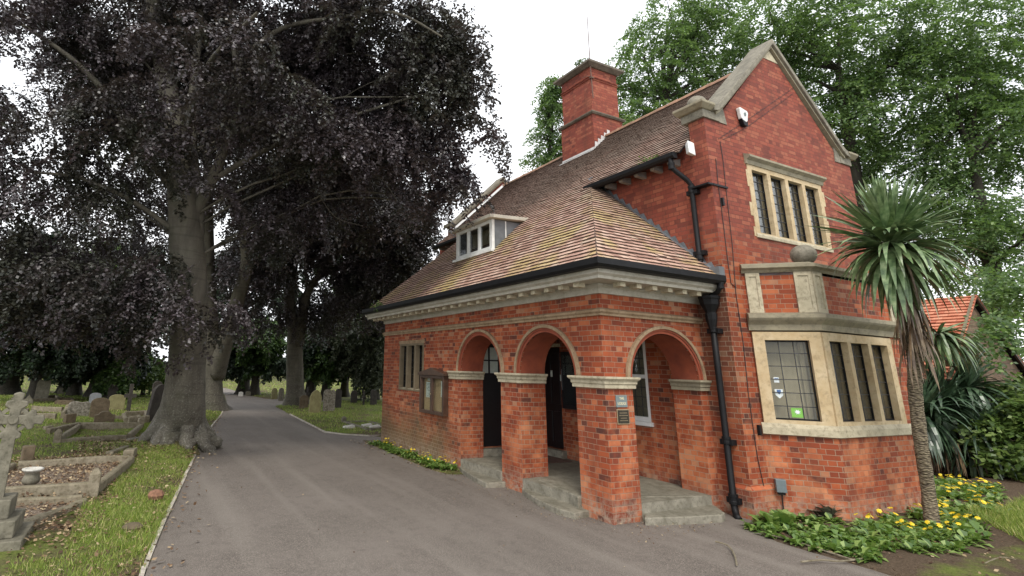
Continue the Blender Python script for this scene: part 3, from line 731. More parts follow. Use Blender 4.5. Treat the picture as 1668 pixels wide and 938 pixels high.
# ---- dormer
DM = MB()
DX, DY0, DY1, DZ0, DZ1 = .50, 3.49, 5.03, 4.56, 5.25
for a, b in (((DX, DY0, DZ0), (DX+.07, DY0+.10, DZ1)), ((DX, DY1-.10, DZ0), (DX+.07, DY1, DZ1)), ((DX, DY0+.1, DZ1-.07), (DX+.07, DY1-.1, DZ1)), ((DX, DY0+.1, DZ0), (DX+.07, DY1-.1, DZ0+.08))): DM.box(a, b)
lw = (DY1-DY0-.2-.16)/3
for i in (1, 2): DM.box((DX, DY0+.1+i*lw+(i-1)*.08, DZ0+.08), (DX+.07, DY0+.1+i*lw+i*.08, DZ1-.07))
DMo = DM.build('dormer', 'white', H, bevel=.004)
for i in range(3):
    y0 = DY0+.1+i*(lw+.08)
    MB().box((DX+.035, y0, DZ0+.08), (DX+.04, y0+lw, DZ1-.07)).build('pane', 'darkglass', DMo)
MB().box((DX-.07, DY0-.06, DZ0-.06), (DX+.06, DY1+.06, DZ0)).build('sill', 'white', DMo, bevel=.004)
MB().add([(DX+.01, DY0, 4.44), (DX+.01, DY1, 4.44), (DX+.01, DY1, DZ0-.06), (DX+.01, DY0, DZ0-.06), (DX-.12, DY0-.05, 4.40), (DX-.12, DY1+.05, 4.40)], [(0, 1, 2, 3), (4, 5, 1, 0)]).build('apron', M['dirtystone'], DMo)
for y in (DY0+.012, DY1-.012):
    MB().slab([[(DX+.07, RZ(DX+.07)-.02), (1.36, RZ(1.36)-.02), (1.36, DZ1), (DX+.07, DZ1)]], (0, y-.01, 0), X_, Z_, Y_, .02).build('cheek', 'lead', DMo)
MB().box((.86, DY0-.004, RZ(.86)), (.885, DY0+.01, DZ1)).build('cheek_batten', 'white', DMo)
MB().add([(DX-.13, DY0-.12, DZ1), (DX-.13, DY1+.12, DZ1), (1.46, DY1+.12, DZ1+.05), (1.46, DY0-.12, DZ1+.05), (DX-.13, DY0-.12, DZ1+.075), (DX-.13, DY1+.12, DZ1+.075), (1.46, DY1+.12, DZ1+.135), (1.46, DY0-.12, DZ1+.135)],
         [(0, 1, 2, 3), (7, 6, 5, 4), (0, 4, 5, 1), (1, 5, 6, 2), (2, 6, 7, 3), (3, 7, 4, 0)]).build('dormer_roof', 'render', DMo, bevel=.006)
MB().box((DX+.35, DY0+.2, 4.8), (DX+.36, DY1-.2, 5.2)).build('curtain', 'blind', DMo)

# ---- downpipes
def pipe(name, pts, r, socks=(), brs=()):
    o = MB().tube(pts, r, 14).build(name, 'black', H, smooth=True)
    for z, k, h in socks:
        p = V3(*pts[-1]) if False else None
        x, y = np.interp(z, [q[2] for q in pts][::-1], [q[0] for q in pts][::-1]), np.interp(z, [q[2] for q in pts][::-1], [q[1] for q in pts][::-1])
        MB().lathe((x, y, z-h/2), [(r, 0), (r*k, 0), (r*k, h*.3), (r*k*.93, h*.35), (r*k*.93, h*.65), (r*k, h*.7), (r*k, h), (r, h)], 16).build('socket', 'black', o)
    for z in brs:
        x, y = np.interp(z, [q[2] for q in pts][::-1], [q[0] for q in pts][::-1]), np.interp(z, [q[2] for q in pts][::-1], [q[1] for q in pts][::-1])
        MB().box((x-.02, y-.10, z-.04), (2.238, y+.1, z+.04)).build('bracket', 'black', o, bevel=.004)
    return o
pipe('upper_downpipe', [(1.87, -.05, 5.74), (1.87, -.05, 5.55), (1.90, -.08, 5.48), (2.10, -.16, 5.30), (2.155, -.18, 5.22), (2.16, -.18, 3.86), (2.13, -.2, 3.78)], .043,
     [(5.56, 1.3, .12), (5.14, 1.35, .12), (3.95, 1.35, .12)], [5.08, 4.0])
lp = pipe('lower_downpipe', [(2.14, -.28, 2.95), (2.145, -.28, 2.0), (2.145, -.28, .12), (2.10, -.33, .02), (2.04, -.40, -.0)], .047,
          [(2.72, 1.3, .08), (1.06, 1.35, .10), (.24, 1.4, .14)], [2.7, 1.03, .22])
MB().lathe((2.13, -.28, 2.72), [(.05, 0), (.06, .05), (.085, .16), (.09, .25), (.075, .27), (.085, .30), (.14, .40), (.15, .48), (.16, .5), (.16, .54), (.02, .545)], 8).build('hopper', 'black', lp)
pipe('swan_neck', [(2.08, -.53, 3.46), (2.08, -.53, 3.38), (2.10, -.45, 3.30), (2.13, -.32, 3.27), (2.13, -.29, 3.18)], .038, [(3.40, 1.4, .1)])
mb = MB().box((2.10, -.53, 5.13), (2.238, -.17, 5.16)); mb.box((2.225, -.53, 5.13), (2.62, -.505, 5.165)); mb.build('iron_strap', 'black', H)
def wallwire(pts, r=.006, off=.01, name='wall_cable'):
    P = []
    for px, py in pts:
        d = at(px, py, 1)-CAM; P.append(CAM+d*((-.5-off-CAM[1])/d[1]))
    return MB().tube(P, r, 5).build(name, 'cable', H)
wallwire([(1173, 230), (1178, 262), (1183, 310), (1187, 345), (1193, 400), (1199, 480), (1211, 560), (1219, 640), (1226, 690), (1234, 745), (1246, 800)])
wallwire([(1166, 258), (1170, 300), (1176, 345), (1185, 420), (1191, 462), (1199, 468)])
wallwire([(1170, 226), (1210, 200), (1294, 142)], .004); wallwire([(1178, 227), (1215, 208), (1292, 152)], .004)
MB().obox(at(1233, 704, 1)*0+V3(2.585, -.53, 1.22), X_*.02, Y_*.02, Z_*.075).build('junction_box', 'black', H)
MB().obox(V3(2.42, -.53, 4.86), X_*.02, Y_*.02, Z_*.07).build('junction_box', 'black', H)
# porch steps
def pslab(poly, z0, z1, name, bev=.015):
    n = len(poly); MB().add([(x, y, z0) for x, y in poly]+[(x, y, z1) for x, y in poly], [tuple(range(n))[::-1], tuple(range(n, 2*n))]+[(i, (i+1) % n, (i+1) % n+n, i+n) for i in range(n)]).build(name, 'stepstone', H, bevel=bev)
pslab([(.4, 3.96), (.17, 3.95), (.13, 3.6), (.06, 3.0), (-.02, 2.56), (.4, 2.56)], -.2, .245, 'step')
pslab([(.3, 4.05), (-.01, 4.0), (-.12, 3.7), (-.30, 3.0), (-.38, 2.5), (-.02, 2.45), (.3, 2.50)], -.2, .09, 'step')
pslab([(.4, 1.95), (.22, 1.95), (.14, 1.6), (.04, 1.0), (-.06, .60), (.4, .6)], -.2, .245, 'step')
pslab([(.3, 2.0), (-.01, 1.98), (-.14, 1.7), (-.30, 1.2), (-.36, .7), (-.30, .42), (-.01, .45), (.3, .6)], -.2, .09, 'step')
pslab([(.56, .55), (.56, .36), (.93, .26), (1.70, .02), (1.95, .0), (2.03, .08), (2.04, .55)], -.2, .245, 'step')
pslab([(.56, .4), (.57, -.03), (.42, -.15), (.9, -.30), (1.66, -.42), (1.80, -.36), (2.05, -.04), (2.04, .4)], -.2, .105, 'step')

# ------------------------------------------------------------------ things fixed to the lodge
NB = thing('notice_board', 'dark wooden glazed notice board with pediment, hung on the brick wall beside the arches', 'notice board', (-.1, 5.05, .98))
y0, y1, z0, z1 = 4.48, 5.62, 1.0, 1.83
MB().box((-.004, y0+.02, z0+.02), (-.03, y1-.02, z1)).build('backboard', 'cork', NB)
fr = MB()
for a, b in (((-.002, y0, z0), (-.13, y0+.07, z1)), ((-.002, y1-.07, z0), (-.13, y1, z1)), ((-.002, y0+.07, z0), (-.13, y1-.07, z0+.07)), ((-.002, y0+.07, z1-.06), (-.13, y1-.07, z1)), ((-.08, 5.0, z0+.07), (-.13, 5.1, z1-.06))): fr.box(a, b)
fr.build('frame', 'darkwood', NB, bevel=.005)
MB().slab([[(y0-.06, z1+.002), (y1+.06, z1+.002), (y1+.06, z1+.05), ((y0+y1)/2, z1+.17), (y0-.06, z1+.05)]], (-.16, 0, 0), Y_, Z_, X_, .155).build('pediment', 'darkwood', NB, bevel=.006)
for a, b in ((y0+.07, 5.0), (5.1, y1-.07)): MB().box((-.075, a, z0+.07), (-.078, b, z1-.06)).build('pane', 'glass', NB)
def sheetp(a, b, c, d, rows, m='paper'):
    p = MB().box((-.031, a, c), (-.034, b, d)).build('notice', m, NB)
    mb = MB(); r_ = random.Random(int(a*100))
    for k in range(rows):
        z = d-(k+1)*(d-c)/(rows+1); mb.box((-.0345, a+.02, z-.006), (-.036, a+.02+(b-a-.05)*r_.uniform(.5, 1), z+.004))
    mb.build('text_lines', 'papertext', p)
sheetp(5.16, 5.46, 1.34, 1.68, 10); sheetp(5.22, 5.40, 1.71, 1.78, 1); sheetp(4.60, 4.76, 1.38, 1.72, 8)
MB().lathe((-.14, 5.05, 1.42), [(.012, 0), (.012, .02)], 10).build('knob', 'brass', NB)

PL = thing('name_plaque', 'small square slate plaque lettered THE LODGE on the corner brick pier', 'plaque', (.30, -.02, 1.6))
MB().box((.185, -.001, 1.525), (.405, -.018, 1.69)).build('plate', 'slate', PL, bevel=.003)
text_part('lettering', 'THE', .052, (.295, -.0185, 1.645), (0, -1, 0), (1, 0, 0), 'gold', PL)
text_part('lettering', 'LODGE', .052, (.295, -.0185, 1.575), (0, -1, 0), (1, 0, 0), 'gold', PL)
PL2 = thing('bronze_plaque', 'dark metal plaque with pale rim screwed to the pier below the slate plaque', 'plaque', (.30, -.02, 1.38))
MB().box((.19, -.001, 1.29), (.43, -.012, 1.50)).build('rim', 'brass', PL2, bevel=.003)
MB().box((.205, -.0125, 1.305), (.415, -.018, 1.485)).build('plate', 'bronze', PL2)
mb = MB()
for k, wd in enumerate((.15, .17, .12, .16)): mb.box((.31-wd/2, -.0185, 1.45-k*.035), (.31+wd/2, -.0195, 1.444-k*.035))
mb.build('engraved_lines', 'brass', PL2)

AL = thing('alarm_box', 'white and black burglar alarm box high on the red gable', 'alarm box', (3.30, -.55, 6.7))
shp = [(3.19, 6.79), (3.22, 6.82), (3.42, 6.78), (3.44, 6.74), (3.39, 6.57), (3.35, 6.54), (3.25, 6.57), (3.22, 6.60)]
MB().slab([shp], (0, -.51, 0), X_, Z_, -Y_, .07).build('cover', 'white', AL, bevel=.012)
MB().slab([[(3.22, 6.59), (3.25, 6.56), (3.35, 6.53), (3.39, 6.56), (3.37, 6.46), (3.27, 6.46)]], (0, -.51, 0), X_, Z_, -Y_, .075).build('strobe', 'black', AL, bevel=.006)
MB().lathe((3.32, -.592, 6.69), [(.001, -.035), (.014, -.03), (.018, 0), (.014, .03), (.001, .035)], 8).build('emblem', 'slate', AL)
FL = thing('flood_light', 'small white floodlight under the upper gutter corner', 'light', (2.05, -.3, 5.85))
MB().add([(1.98, -.34, 5.74), (2.12, -.36, 5.70), (2.14, -.34, 5.95), (2.02, -.30, 6.0), (2.06, -.22, 5.76), (2.18, -.24, 5.74), (2.18, -.22, 5.93), (2.08, -.20, 5.95)],
         [(0, 1, 2, 3), (4, 7, 6, 5), (0, 4, 5, 1), (1, 5, 6, 2), (2, 6, 7, 3), (3, 7, 4, 0)]).build('housing', 'white', FL, bevel=.015)
MB().box((2.1, -.25, 5.8), (2.238, -.22, 5.84)).build('bracket', 'black', FL)
GB = thing('meter_box', 'small grey electrical box fixed low on the brick bay', 'meter box', (2.86, -.72, .45))
U, N, L = face_frame(BA, BB)
Q = BA+U*.13+N*.05
MB().obox(Q+Z_*.45, U*.065, N*.045, Z_*.09).build('casing', 'greybox', GB, bevel=.008)
MB().obox(Q+Z_*.345, U*.045, N*.03, Z_*.015).build('gland', 'black', GB)
MB().tube([Q+Z_*.34, Q+Z_*.2-N*.02, Q+Z_*(-.05)-N*.03], .011, 6).build('cable', 'cable', GB)
BC_ = thing('wall_cabinet', 'tall black framed glass cabinet on the wall inside the porch', 'cabinet', (2.2, 2.95, 1.8))
MB().box((2.237, 2.55, 1.24), (2.15, 3.34, 2.42)).build('case', 'blackdoor', BC_, bevel=.006)
MB().box((2.148, 2.62, 1.32), (2.145, 3.27, 2.34)).build('pane', 'darkglass', BC_)
MB().box((2.146, 3.30, 1.62), (2.135, 3.315, 2.05)).build('pane_highlight', 'lead', BC_)  # highlight on the cabinet glass put in as a grey strip
BL = tag(MB().box((2.238, 3.375, 1.80), (2.2, 3.43, 1.93)).build('door_bell', 'paper', None, bevel=.006), 'small pale entry bell box beside the black door in the porch', 'door bell')
MT = tag(MB().box((1.45, 3.0, .238), (2.05, 3.9, .25)).build('door_mat', m_simple('rubber_mat', (.10, .06, .045), .9, .3, 30)), 'brown door mat on the porch floor', 'door mat')
AE = thing('aerial_mast', 'thin rusty pole strapped to the corner of the brick chimney', 'aerial', (4.1, 3.8, 9.3))
MB().tube([(4.15, 3.80, 9.35), (4.13, 3.80, 9.9), (4.12, 3.80, 10.8), (4.13, 3.80, 11.95)], [.014, .016, .013, .010], 6).build('pole', 'rust', AE)
MB().tube([(4.14, 3.79, 10.02), (3.96, 3.80, 9.98), (3.90, 3.9, 9.96)], .01, 5).build('strap', 'rust', AE)
MB().box((4.09, 3.76, 9.96), (4.19, 3.84, 10.0)).build('clamp', 'rust', AE)

# ------------------------------------------------------------------ ground, road, path, kerbs
def interp(tab, y): return np.interp(y, [t[0] for t in tab], [t[1] for t in tab])
RL = [(-14, -7.2), (-6, -6.35), (.35, -5.73), (1.65, -5.56), (4.56, -5.13), (8, -4.62), (11.5, -4.06), (16.85, -3.04), (23.6, -2.0), (30, -1.3), (40, -1.4), (60, -5)]
RR = [(-14, 1.2), (-2.4, 1.43), (-1.2, 1.5), (-.8, 1.75), (-.5, 2.2), (0, 2.2), (.1, .3), (9.2, .5), (9.5, .1), (10.5, -.81), (13.07, -.68), (16, -.5), (18.6, -.29), (20.8, -.15), (22.0, .6), (23, 3.5), (25.5, 3.5), (26.5, .5), (30, .2), (40, .3), (60, -3)]
def gz(x, y): return -.006*np.clip(y-24, 0, 100)
def wob(x, y, s=1.0): return np.sin(x*1.7*s+1.3)*np.cos(y*1.3*s+.4)+.6*np.sin(x*3.9*s-y*2.1*s)+.4*np.cos(x*7.3*s+y*6.1*s)
def ground_z(x, y):
    dl = interp(RL, y)-x; dr = x-interp(RR, y)
    d = np.maximum(dl, dr)
    # near the bed beside the bay the soil starts from the building line
    off = np.where(d > 0, .005+.045*np.clip(d/.6, 0, 1)+.018*wob(x, y)*np.clip(d/1.5, 0, 1), -.05)
    off = np.where((x > .4) & (y > -.1) & (y < 9.3), -.05, off)
    root = .28*np.exp(-((x+5.05)**2+(y-8.3)**2)/.9)
    return gz(x, y)+off+root*(d > 0)
xs = np.concatenate([np.arange(-60, -14, 2), np.arange(-14, -7, .3), np.arange(-7, 3, .12), np.arange(3, 9, .25), np.arange(9, 20, .8), np.arange(20, 75, 3)])
ys = np.concatenate([np.arange(-14, -4, 1), np.arange(-4, 14, .14), np.arange(14, 26, .35), np.arange(26, 45, 1), np.arange(45, 150, 3)])
GX, GY = np.meshgrid(xs, ys); GZ = ground_z(GX, GY)
nx_, ny_ = len(xs), len(ys); vs = np.stack([GX, GY, GZ], -1).reshape(-1, 3)
ii = np.arange((ny_-1)*(nx_-1)); r0 = ii//(nx_-1)*nx_+ii % (nx_-1)
me = bpy.data.meshes.new('ground'); me.from_pydata(vs.tolist(), [], np.stack([r0, r0+1, r0+nx_+1, r0+nx_], 1).tolist()); me.update()
t = NT('churchyard_ground')
x, y, z = t.xyz(); n1 = t.noise(.8, 5, .65); n2 = t.noise(3.5, 6, .7); n3 = t.noise(40, 5, .8)
grass = t.ramp(n3, [(.25, (.05, .07, .015)), (.5, (.12, .15, .035)), (.75, (.23, .22, .08))])
soil = t.ramp(n3, [(.3, (.05, .035, .022)), (.55, (.11, .08, .055)), (.75, (.2, .15, .105))])
soilmask = t.rng(t.math('ADD', n1, t.math('MULTIPLY', n2, .5)), .66, .86)
bed = t.math('MULTIPLY', t.rng(x, .8, 1.1), t.math('MULTIPLY', t.rng(y, 7.6, 7.4), t.rng(t.math('ADD', t.math('MULTIPLY', y, 1.0), t.math('MULTIPLY', n2, 1.0)), -2.3, -2.0)))
f = t.math('MAXIMUM', soilmask, bed)
plot = t.math('MULTIPLY', t.rng(x, -6.3, -6.6), t.math('MULTIPLY', t.rng(y, 3.4, 3.6), t.rng(y, 6.8, 6.5)))
f = t.math('MAXIMUM', f, t.math('MULTIPLY', plot, .9))
br = t.math('MULTIPLY', t.rng(t.math('ABSOLUTE', t.math('ADD', x, 5.5)), 1.6, 1.0), t.math('MULTIPLY', t.rng(y, 6.6, 7.3), t.rng(y, 10.5, 9.5)))
f = t.math('MAXIMUM', f, t.math('MULTIPLY', br, .8))
t.col(t.mix(f, grass, soil)); t.rough(.95, .1); t.bump(n3, .8, .03); M['ground'] = t.m
struct(link('ground', me, M['ground'], smooth=True), 'mossy grass and bare soil of the churchyard')

t = NT('worn_asphalt')
n1 = t.noise(75, 5, .9); n2 = t.noise(.7, 6, .65); n3 = t.noise(6, 6, .75)
c = t.ramp(n1, [(.32, (.05, .042, .036)), (.5, (.108, .092, .078)), (.66, (.35, .305, .26))])
c = t.mix(t.rng(n2, .42, .62, 0, .6), c, (.165, .142, .122))
c = t.mix(t.rng(n3, .5, .75, 0, .55), c, (.07, .058, .05))
stk = t.n('TexNoise', Scale=1.0, Detail=4); mp = t.n('Mapping'); mp.inputs['Scale'].default_value = (2.2, .12, 1); mp.inputs['Rotation'].default_value = (0, 0, -.12); t.l(t.pos(), mp.inputs[0]); t.l(mp.outputs[0], stk.inputs['Vector'])
c = t.mix(t.rng(stk.outputs['Fac'], .5, .7, 0, .35), c, (.23, .205, .175))
c = t.mix(t.rng(t.noise(22, 8, .85), .66, .72, 0, .5), c, (.36, .32, .27))
t.col(c); t.rough(.82, .35); t.bump(n1, .6, .006); M['road'] = t.m
yy = np.concatenate([np.arange(-14, 10, .25), np.arange(10, 30, .25), np.arange(30, 61, 1)]); K = 14
vs = []; fs = []
for y_ in yy:
    a, b = interp(RL, y_), interp(RR, y_)
    for k in range(K+1):
        e = .012*math.sin(y_*5.3)+.015*math.sin(y_*2.1+1); x_ = a+(b-a)*k/K+(e if k == K else 0); vs.append((x_, y_, gz(x_, y_)+.012*math.sin(math.pi*k/K)))
for i in range(len(yy)-1):
    for k in range(K): q = i*(K+1)+k; fs.append((q, q+1, q+K+2, q+K+1))
struct(MB().add(vs, fs).build('road', 'road'), 'dark asphalt drive curving away between the trees')
struct(MB().add([(.2, 8.1, .0), (14, 8.1, .0), (14, 9.35, .0), (.2, 9.35, .0)], [(0, 1, 2, 3)]).build('path', 'road'), 'narrow asphalt path running behind the lodge')
M['concrete'] = m_simple('concrete_edging', (.42, .38, .32), .9, .3, 9, bump=.3, dirt=(.14, .11, .08))
mb = MB(); y_ = -3.
while y_ < 22:
    L = .88
    if not (7.0 < y_ < 9.6):
        a, b = V3(interp(RL, y_)-.03+random.uniform(-.008, .008), y_, 0), V3(interp(RL, y_+L)-.03+random.uniform(-.008, .008), y_+L, 0); j = random.uniform(-.016, .004)
        mb.bar(a+Z_*(-.018+j), b+Z_*(-.018+random.uniform(-.016, .004)), .045, .09)
    y_ += .9
for (xa, ya), (xb, yb) in (((-.45, 16.5), (-.66, 13.1)), ((-.66, 13.1), (-.80, 10.6)), ((-.80, 10.6), (-.45, 9.95)), ((-.45, 9.95), (.2, 9.42)), ((.2, 9.42), (4, 9.40))):
    mb.bar((xa, ya, .0), (xb, yb, .0), .05, .07)
struct(mb.build('kerb', 'concrete'), 'thin concrete edging along the drive')

# ------------------------------------------------------------------ leaves and trees
def m_leaf(name, stops, rough=.45, spec=.5, trans=.25, tcol=None, patch=None):
    t = NT(name); c = t.ramp(t.rnd(), stops)
    if patch is not None: c = t.mix(t.rng(t.noise(.55, 3), .45, .62, 0, .8), c, patch)
    t.col(c); t.rough(rough, spec)
    tr = t.n('BsdfTranslucent'); 
    if tcol: tr.inputs[0].default_value = (*tcol, 1)
    else: t.l(c, tr.inputs[0])
    m = t.n('MixShader'); m.inputs[0].default_value = trans
    t.l(t.b.outputs[0], m.inputs[1]); t.l(tr.outputs[0], m.inputs[2]); t.l(m.outputs[0], t.o.inputs[0]); return t.m
M['beechleaf'] = m_leaf('copper_beech_leaves', [(0, (.026, .019, .021)), (.5, (.052, .040, .044)), (.9, (.10, .082, .09)), (1, (.19, .165, .18))], .4, .55, .14, (.07, .05, .035), (.030, .036, .020))
M['darkleaf'] = m_leaf('dark_evergreen_leaves', [(0, (.006, .012, .006)), (.6, (.014, .028, .012)), (1, (.035, .06, .025))], .5, .4, .1)
M['midleaf'] = m_leaf('green_leaves', [(0, (.03, .06, .015)), (.6, (.055, .105, .025)), (1, (.12, .19, .05))], .45, .5, .35)
M['planeleaf'] = m_leaf('plane_tree_leaves', [(0, (.04, .075, .028)), (.5, (.08, .14, .048)), (.85, (.135, .215, .07)), (1, (.27, .36, .14))], .42, .45, .42, (.17, .28, .06))
M['limeleaf'] = m_leaf('yellow_green_leaves', [(0, (.05, .09, .02)), (.6, (.10, .17, .035)), (1, (.22, .30, .08))], .45, .5, .4)
M['ashleaf'] = m_leaf('grey_weeping_leaves', [(0, (.03, .04, .02)), (.6, (.06, .075, .04)), (1, (.13, .15, .09))], .5, .5, .2)
def m_bark(name, a, b_, spk=.5):
    t = NT(name); mp = t.n('Mapping'); mp.inputs['Scale'].default_value = (3, 3, .8); t.l(t.pos(), mp.inputs[0])
    n = t.noise(1.5, 6, .65, mp.outputs[0]); c = t.ramp(n, [(.3, a), (.7, b_)])
    mp2 = t.n('Mapping'); mp2.inputs['Scale'].default_value = (.5, .5, 6); t.l(t.pos(), mp2.inputs[0])
    cr = t.noise(1.2, 3, .5, mp2.outputs[0], 1.2)
    c = t.mix(t.rng(cr, .56, .62, 0, .3), c, tuple(x*.45 for x in a))
    z = t.xyz()[2]; sp = t.math('MULTIPLY', t.rng(t.noise(26, 5, .8), .52, .64), t.rng(z, 2.6, .4))
    c = t.mix(t.math('MULTIPLY', sp, spk), c, (.42, .41, .36))
    g = t.math('MULTIPLY', t.rng(t.noise(2.2, 4), .5, .7), .4); c = t.mix(g, c, (.06, .065, .035))
    t.col(c); t.rough(.85, .3); t.bump(t.math('ADD', t.math('MULTIPLY', cr, .6), t.noise(30, 5, .7)), .5, .02); return t.m
M['bark'] = m_bark('smooth_grey_beech_bark', (.075, .066, .052), (.15, .135, .105)); M['bark2'] = m_bark('dark_bark', (.03, .026, .02), (.06, .052, .04), .15)
def leaves(P, D, Nn, L, W_):
    """one four-cornered leaf per row: P base, D direction, Nn normal"""
    S = np.cross(D, Nn); S /= np.linalg.norm(S, axis=1, keepdims=True)+1e-9
    L = L[:, None]; W_ = W_[:, None]
    return np.stack([P, P+D*L*.45+S*W_*.5, P+D*L, P+D*L*.45-S*W_*.5], 1)
def unit(a): return a/(np.linalg.norm(a, axis=-1, keepdims=True)+1e-9)
def proto_spray(r, length, nleaf, droop, leaf, flat=.35):
    """a drooping twig with alternate side twigs, leaves along all of them; local +x outward"""
    segs = []; main = [V3(0, 0, 0)]; d = V3(1, 0, .12)
    for k in range(8):
        d = unit(d+V3(0, 0, -droop*(k+1)/8)); main.append(main[-1]+d*length/8)
    segs.append(main)
    for k in range(1, 8):
        for sgn in ((-1,), (1,))[k % 2]: pass
        s_ = -1 if k % 2 else 1; L2 = length*r.uniform(.3, .5)*(1-.08*k)
        d = unit(unit(main[k]-main[k-1])+V3(0, s_*r.uniform(.8, 1.3), r.uniform(-.1, .1))); pts = [main[k]]
        for q in range(4): d = unit(d+V3(.1, 0, -droop*.5)); pts.append(pts[-1]+d*L2/4)
        segs.append(pts)
    P, D, Nn = [], [], []
    tot = sum(len(s_) for s_ in segs)
    for s_ in segs:
        s_ = np.array(s_); m = max(3, int(nleaf*len(s_)/tot))
        tt = np.linspace(.05, 1, m)*(len(s_)-1); i0 = np.minimum(tt.astype(int), len(s_)-2); fr = (tt-i0)[:, None]
        p = s_[i0]*(1-fr)+s_[i0+1]*fr; dd = unit(s_[i0+1]-s_[i0])
        sd = np.where(np.arange(m) % 2, 1, -1)[:, None]*unit(np.cross(dd, [0, 0, 1]))
        D.append(unit(dd*.7+sd*.8+r.normal(0, .3, (m, 3)))); P.append(p+r.normal(0, .02, (m, 3))); Nn.append(unit(V3(0, 0, 1)+r.normal(0, flat, (m, 3))))
    return np.concatenate(P), np.concatenate(D), np.concatenate(Nn)
def foliage(lobes, n, leaf=.08, seed=1, length=1.5, nleaf=150, droop=.35, inner=.55, flat=.45, pitch=.25):
    """n sprays hung through ellipsoid lobes ((cx,cy,cz),(rx,ry,rz),weight)"""
    r = np.random.default_rng(seed); protos = [proto_spray(r, length*r.uniform(.8, 1.15), nleaf, droop, leaf, flat) for _ in range(7)]
    wts = np.array([l[2] for l in lobes], float); wts /= wts.sum(); out = []
    per = r.multinomial(n, wts)
    for (c, rad, _), k in zip(lobes, per):
        if not k: continue
        u = unit(r.normal(0, 1, (k, 3))); rr = (r.uniform(inner**3, 1, k))**(1/3)
        pos = V3(*c)+u*rr[:, None]*V3(*rad)*.92
        for q in range(7):
            sel = np.arange(k) % 7 == q; m = sel.sum()
            if not m: continue
            p0, d0, n0 = protos[q]; ou = u[sel]; az = np.arctan2(ou[:, 1], ou[:, 0])+r.normal(0, .7, m)
            pt = -pitch+r.normal(0, .25, m); rl = r.normal(0, .35, m)
            ca, sa, cp, sp_, cr, sr = np.cos(az), np.sin(az), np.cos(pt), np.sin(pt), np.cos(rl), np.sin(rl)
            Rz = np.zeros((m, 3, 3)); Rz[:, 0, 0] = ca; Rz[:, 0, 1] = -sa; Rz[:, 1, 0] = sa; Rz[:, 1, 1] = ca; Rz[:, 2, 2] = 1
            Ry = np.zeros((m, 3, 3)); Ry[:, 0, 0] = cp; Ry[:, 0, 2] = -sp_; Ry[:, 2, 0] = sp_; Ry[:, 2, 2] = cp; Ry[:, 1, 1] = 1
            Rx = np.zeros((m, 3, 3)); Rx[:, 1, 1] = cr; Rx[:, 1, 2] = -sr; Rx[:, 2, 1] = sr; Rx[:, 2, 2] = cr; Rx[:, 0, 0] = 1
            R_ = Rz@Ry@Rx; sc = r.uniform(.75, 1.2, m)[:, None, None]
            P = np.einsum('mij,nj->mni', R_, p0)*sc+(pos[sel]-R_[:, :, 0]*length*.45)[:, None, :]
            D = np.einsum('mij,nj->mni', R_, d0); Nn = np.einsum('mij,nj->mni', R_, n0)
            P, D, Nn = (a.reshape(-1, 3) for a in (P, D, Nn)); L = leaf*r.uniform(.7, 1.25, len(P))
            out.append(leaves(P, D, Nn, L, L*r.uniform(.55, .8, len(P))))
    return np.concatenate(out)
def pxl(px, py, d, rpx, rpy, w_=None):       # a lobe from its place and size in the photograph at depth d
    s_ = d/F_PX; a, b = rpx*s_, rpy*s_
    return (tuple(at(px, py, d)), (a, a, b), w_ if w_ else a*a*b**.5)
def taper(pts, r0, r1, p=1.0): n = len(pts); return [r0+(r1-r0)*(k/(n-1))**p for k in range(n)]
def smooth_path(pts, n=4, jit=.0, r=None):
    pts = [V3(*p) for p in pts]; out = []
    for i in range(len(pts)-1):
        p0, p1, p2, p3 = pts[max(i-1, 0)], pts[i], pts[i+1], pts[min(i+2, len(pts)-1)]
        for k in range(n):
            t_ = k/n; out.append(.5*((2*p1)+(-p0+p2)*t_+(2*p0-5*p1+4*p2-p3)*t_**2+(-p0+3*p1-3*p2+p3)*t_**3)+(r.normal(0, jit, 3) if r is not None else 0))
    return out+[pts[-1]]
def twigs(mb, lobes, root, n, seed, r0=.07):
    """limbs from the stem out into each lobe, splitting once"""
    r = np.random.default_rng(seed)
    for c, rad, _ in lobes:
        for k in range(n):
            e = V3(*c)+unit(r.normal(0, 1, 3))*V3(*rad)*.6
            s_ = root(e)
            if np.linalg.norm(s_-e) > 6.5 or s_[2] > e[2]+2.0: continue
            m_ = (s_+e)/2+V3(0, 0, .12*np.linalg.norm(e-s_))+r.normal(0, .15, 3)
            P = smooth_path([s_, m_, e], 5, .03, r); mb.tube(P, taper(P, r0, .012), 6, cap=False)
            for q in range(2):
                b_ = P[r.integers(4, len(P)-2)]; e2 = b_+unit(e-s_+r.normal(0, 1.2, 3)*np.linalg.norm(e-s_)*.5)*r.uniform(.8, 1.8)-V3(0, 0, .3)
                Q = smooth_path([b_, (b_+e2)/2+r.normal(0, .1, 3), e2], 3); mb.tube(Q, taper(Q, r0*.35, .006), 4, cap=False)

